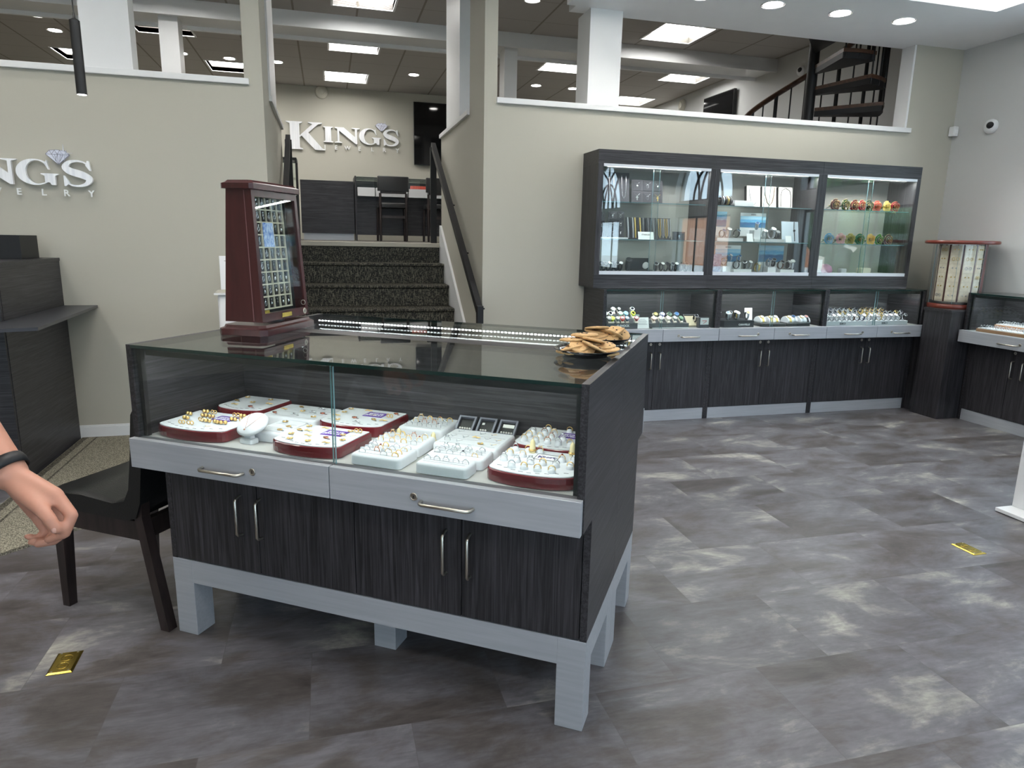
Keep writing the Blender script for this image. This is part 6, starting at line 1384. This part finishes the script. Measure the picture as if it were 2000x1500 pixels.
limb(b, [(pc[0], pc[1], .93), (pc[0], pc[1], 1.10), (pc[0], pc[1] + .01, 1.28), (pc[0], pc[1] + .01, 1.40)], [.14, .13, .14, .09]); limb(b, [(-1.17, 1.19, 1.38), sh], [.055, .055])
limb(b, [(pc[0], pc[1] + .01, 1.40), (pc[0] + .01, pc[1] + .02, 1.50)], [.058, .052])
# head with face, turned to the walking direction (+y)
hc = Vector((pc[0] + .01, pc[1] + .03, 1.60)); b.ball(hc, .088, 20, 14, sz=1.25); b.ball(hc + Vector((0, .030, -.055)), .058, 16, 10); b.ball(hc + Vector((0, .075, -.085)), .022, 10, 8)
limb(b, [tuple(hc + Vector((0, .085, .012))), tuple(hc + Vector((0, .104, -.022)))], [.008, .013]); 
for s in (-1, 1):
    b.ball(hc + Vector((s * .089, -.002, -.008)), .018, 8, 6, sz=1.5); b.ball(hc + Vector((s * .040, .064, -.022)), .026, 10, 8); limb(b, [tuple(hc + Vector((s * .014, .088, .024))), tuple(hc + Vector((s * .052, .070, .024)))], [.009, .009])
limb(b, [tuple(hc + Vector((-.020, .086, -.058))), tuple(hc + Vector((.020, .086, -.058)))], [.007, .007]); limb(b, [tuple(hc + Vector((-.016, .085, -.068))), tuple(hc + Vector((.016, .085, -.068)))], [.007, .007])
# legs mid-stride, left arm
hl, hr_ = (-1.11, 1.26, .90), (-.93, 1.34, .90)
limb(b, [hl, (-1.12, 1.02, .50), (-1.13, .80, .13)], [.085, .058, .04]); limb(b, [hr_, (-.94, 1.50, .49), (-.95, 1.47, .09)], [.085, .058, .04])
limb(b, [(-1.17, 1.19, 1.38), (-1.30, 1.10, 1.12), (-1.33, 1.22, .90)], [.052, .042, .030]); limb(b, [(-1.33, 1.22, .90), (-1.335, 1.26, .83)], [.032, .036])
for k in range(4): limb(b, [(-1.335 + .0, 1.235 + .017 * k, .815), (-1.325, 1.242 + .017 * k, .775), (-1.312, 1.243 + .016 * k, .748)], [.0095, .009, .0075])
# right hand: palm, curled fingers and thumb
H = dict(palm=(-.5228, 1.3193, .8303), iM=(-0.4751, 1.2894, 0.8253), iP=(-0.4459, 1.2695, 0.7946), iD=(-0.4571, 1.2608, 0.7651), iT=(-0.485, 1.2659, 0.7542), mM=(-0.4945, 1.3157, 0.8004), mP=(-0.4668, 1.2991, 0.7589), mD=(-0.4894, 1.2956, 0.7392), mT=(-0.5139, 1.2962, 0.7356),
         rM=(-0.5146, 1.3386, 0.7832), rP=(-0.4939, 1.3285, 0.7388), rD=(-0.514, 1.3255, 0.7241), rT=(-0.5352, 1.3267, 0.7277), pM=(-0.5347, 1.3575, 0.7723), pP=(-0.5181, 1.3498, 0.7337), pD=(-0.5346, 1.347, 0.7245), pT=(-0.5486, 1.3467, 0.73), tB=(-0.5247, 1.2989, 0.8314), tM=(-0.4913, 1.2648, 0.8137), tD=(-0.473, 1.2508, 0.7964), tT=(-0.4643, 1.2468, 0.7795))
hm = MB()
hd = MB()
w0 = Vector(wr)
for f, r in (('i', .0125), ('m', .0125), ('r', .012), ('p', .0105)):
    base = w0 + (Vector(H[f + 'M']) - w0) * .25
    limb(b, [tuple(base), H[f + 'M']], [.020, .0145]); limb(b, [H[f + 'M'], H[f + 'P'], H[f + 'D'], H[f + 'T']], [.0135, r * .82, r * .74, r * .62])
limb(b, [tuple(w0 + Vector((.012, -.010, -.012))), H['tB'], H['tM'], H['tD'], H['tT']], [.020, .018, .0125, .0110, .0085])
body = melt('body', b, SKIN, pr_, .0045, 3)
nl = MB(); nl.ball((-.4660, 1.2430, .7805), .0048, 10, 6, sz=1.3); obj('fingernail', nl, mat('nail', (206, 158, 142), .35), body)
# watch band round the wrist
ax = (Vector(H['palm']) - Vector(el)).normalized(); cW = Vector(wr) - ax * .012
bd = MB().torus((0, 0, 0), .0345, .0030, 28, 6, 'z', w=.012); bd.box(-.014, .014, -.041, -.032, -.014, .014); bd.tf(Matrix.Translation(cW) @ ax.to_track_quat('Z', 'Y').to_matrix().to_4x4())
obj('wrist_band', bd, BLS, pr_)
c_ = MB(); limb(c_, [(pc[0], pc[1], .93), (pc[0], pc[1], 1.10), (pc[0], pc[1] + .01, 1.28), (pc[0], pc[1] + .01, 1.395)], [.152, .146, .156, .10]); limb(c_, [(-1.17, 1.19, 1.38), sh], [.07, .07]); limb(c_, [sh, (-.80, 1.452, 1.20)], [.068, .064]); limb(c_, [(-1.17, 1.19, 1.38), (-1.25, 1.14, 1.22)], [.068, .062])
melt('shirt', c_, SHIRT, pr_, .010)
c_ = MB(); limb(c_, [(pc[0], pc[1], .88), (pc[0], pc[1], .99)], [.150, .150]); limb(c_, [hl, (-1.12, 1.02, .50), (-1.13, .80, .12)], [.105, .078, .066]); limb(c_, [hr_, (-.94, 1.50, .49), (-.95, 1.47, .07)], [.105, .078, .066]); melt('trousers', c_, TROU, pr_, .012)
for p, q in (((-1.13, .80, .06), (-1.13, .98, .035)), ((-.95, 1.45, .05), (-.95, 1.63, .036))): c_ = MB(); limb(c_, [p, q], [.048, .036]); melt('shoe', c_, SHOE, pr_, .008)
c_ = MB(); c_.ball(hc + Vector((0, -.014, .030)), .096, 18, 12, sz=1.12); melt('hair', c_, HAIR, pr_, .008, 1)
for s in (-1, 1): obj('eye', MB().ball(hc + Vector((s * .031, .0735, .008)), .0115, 10, 8), mat('eye_white', (230, 228, 224), .2), pr_)
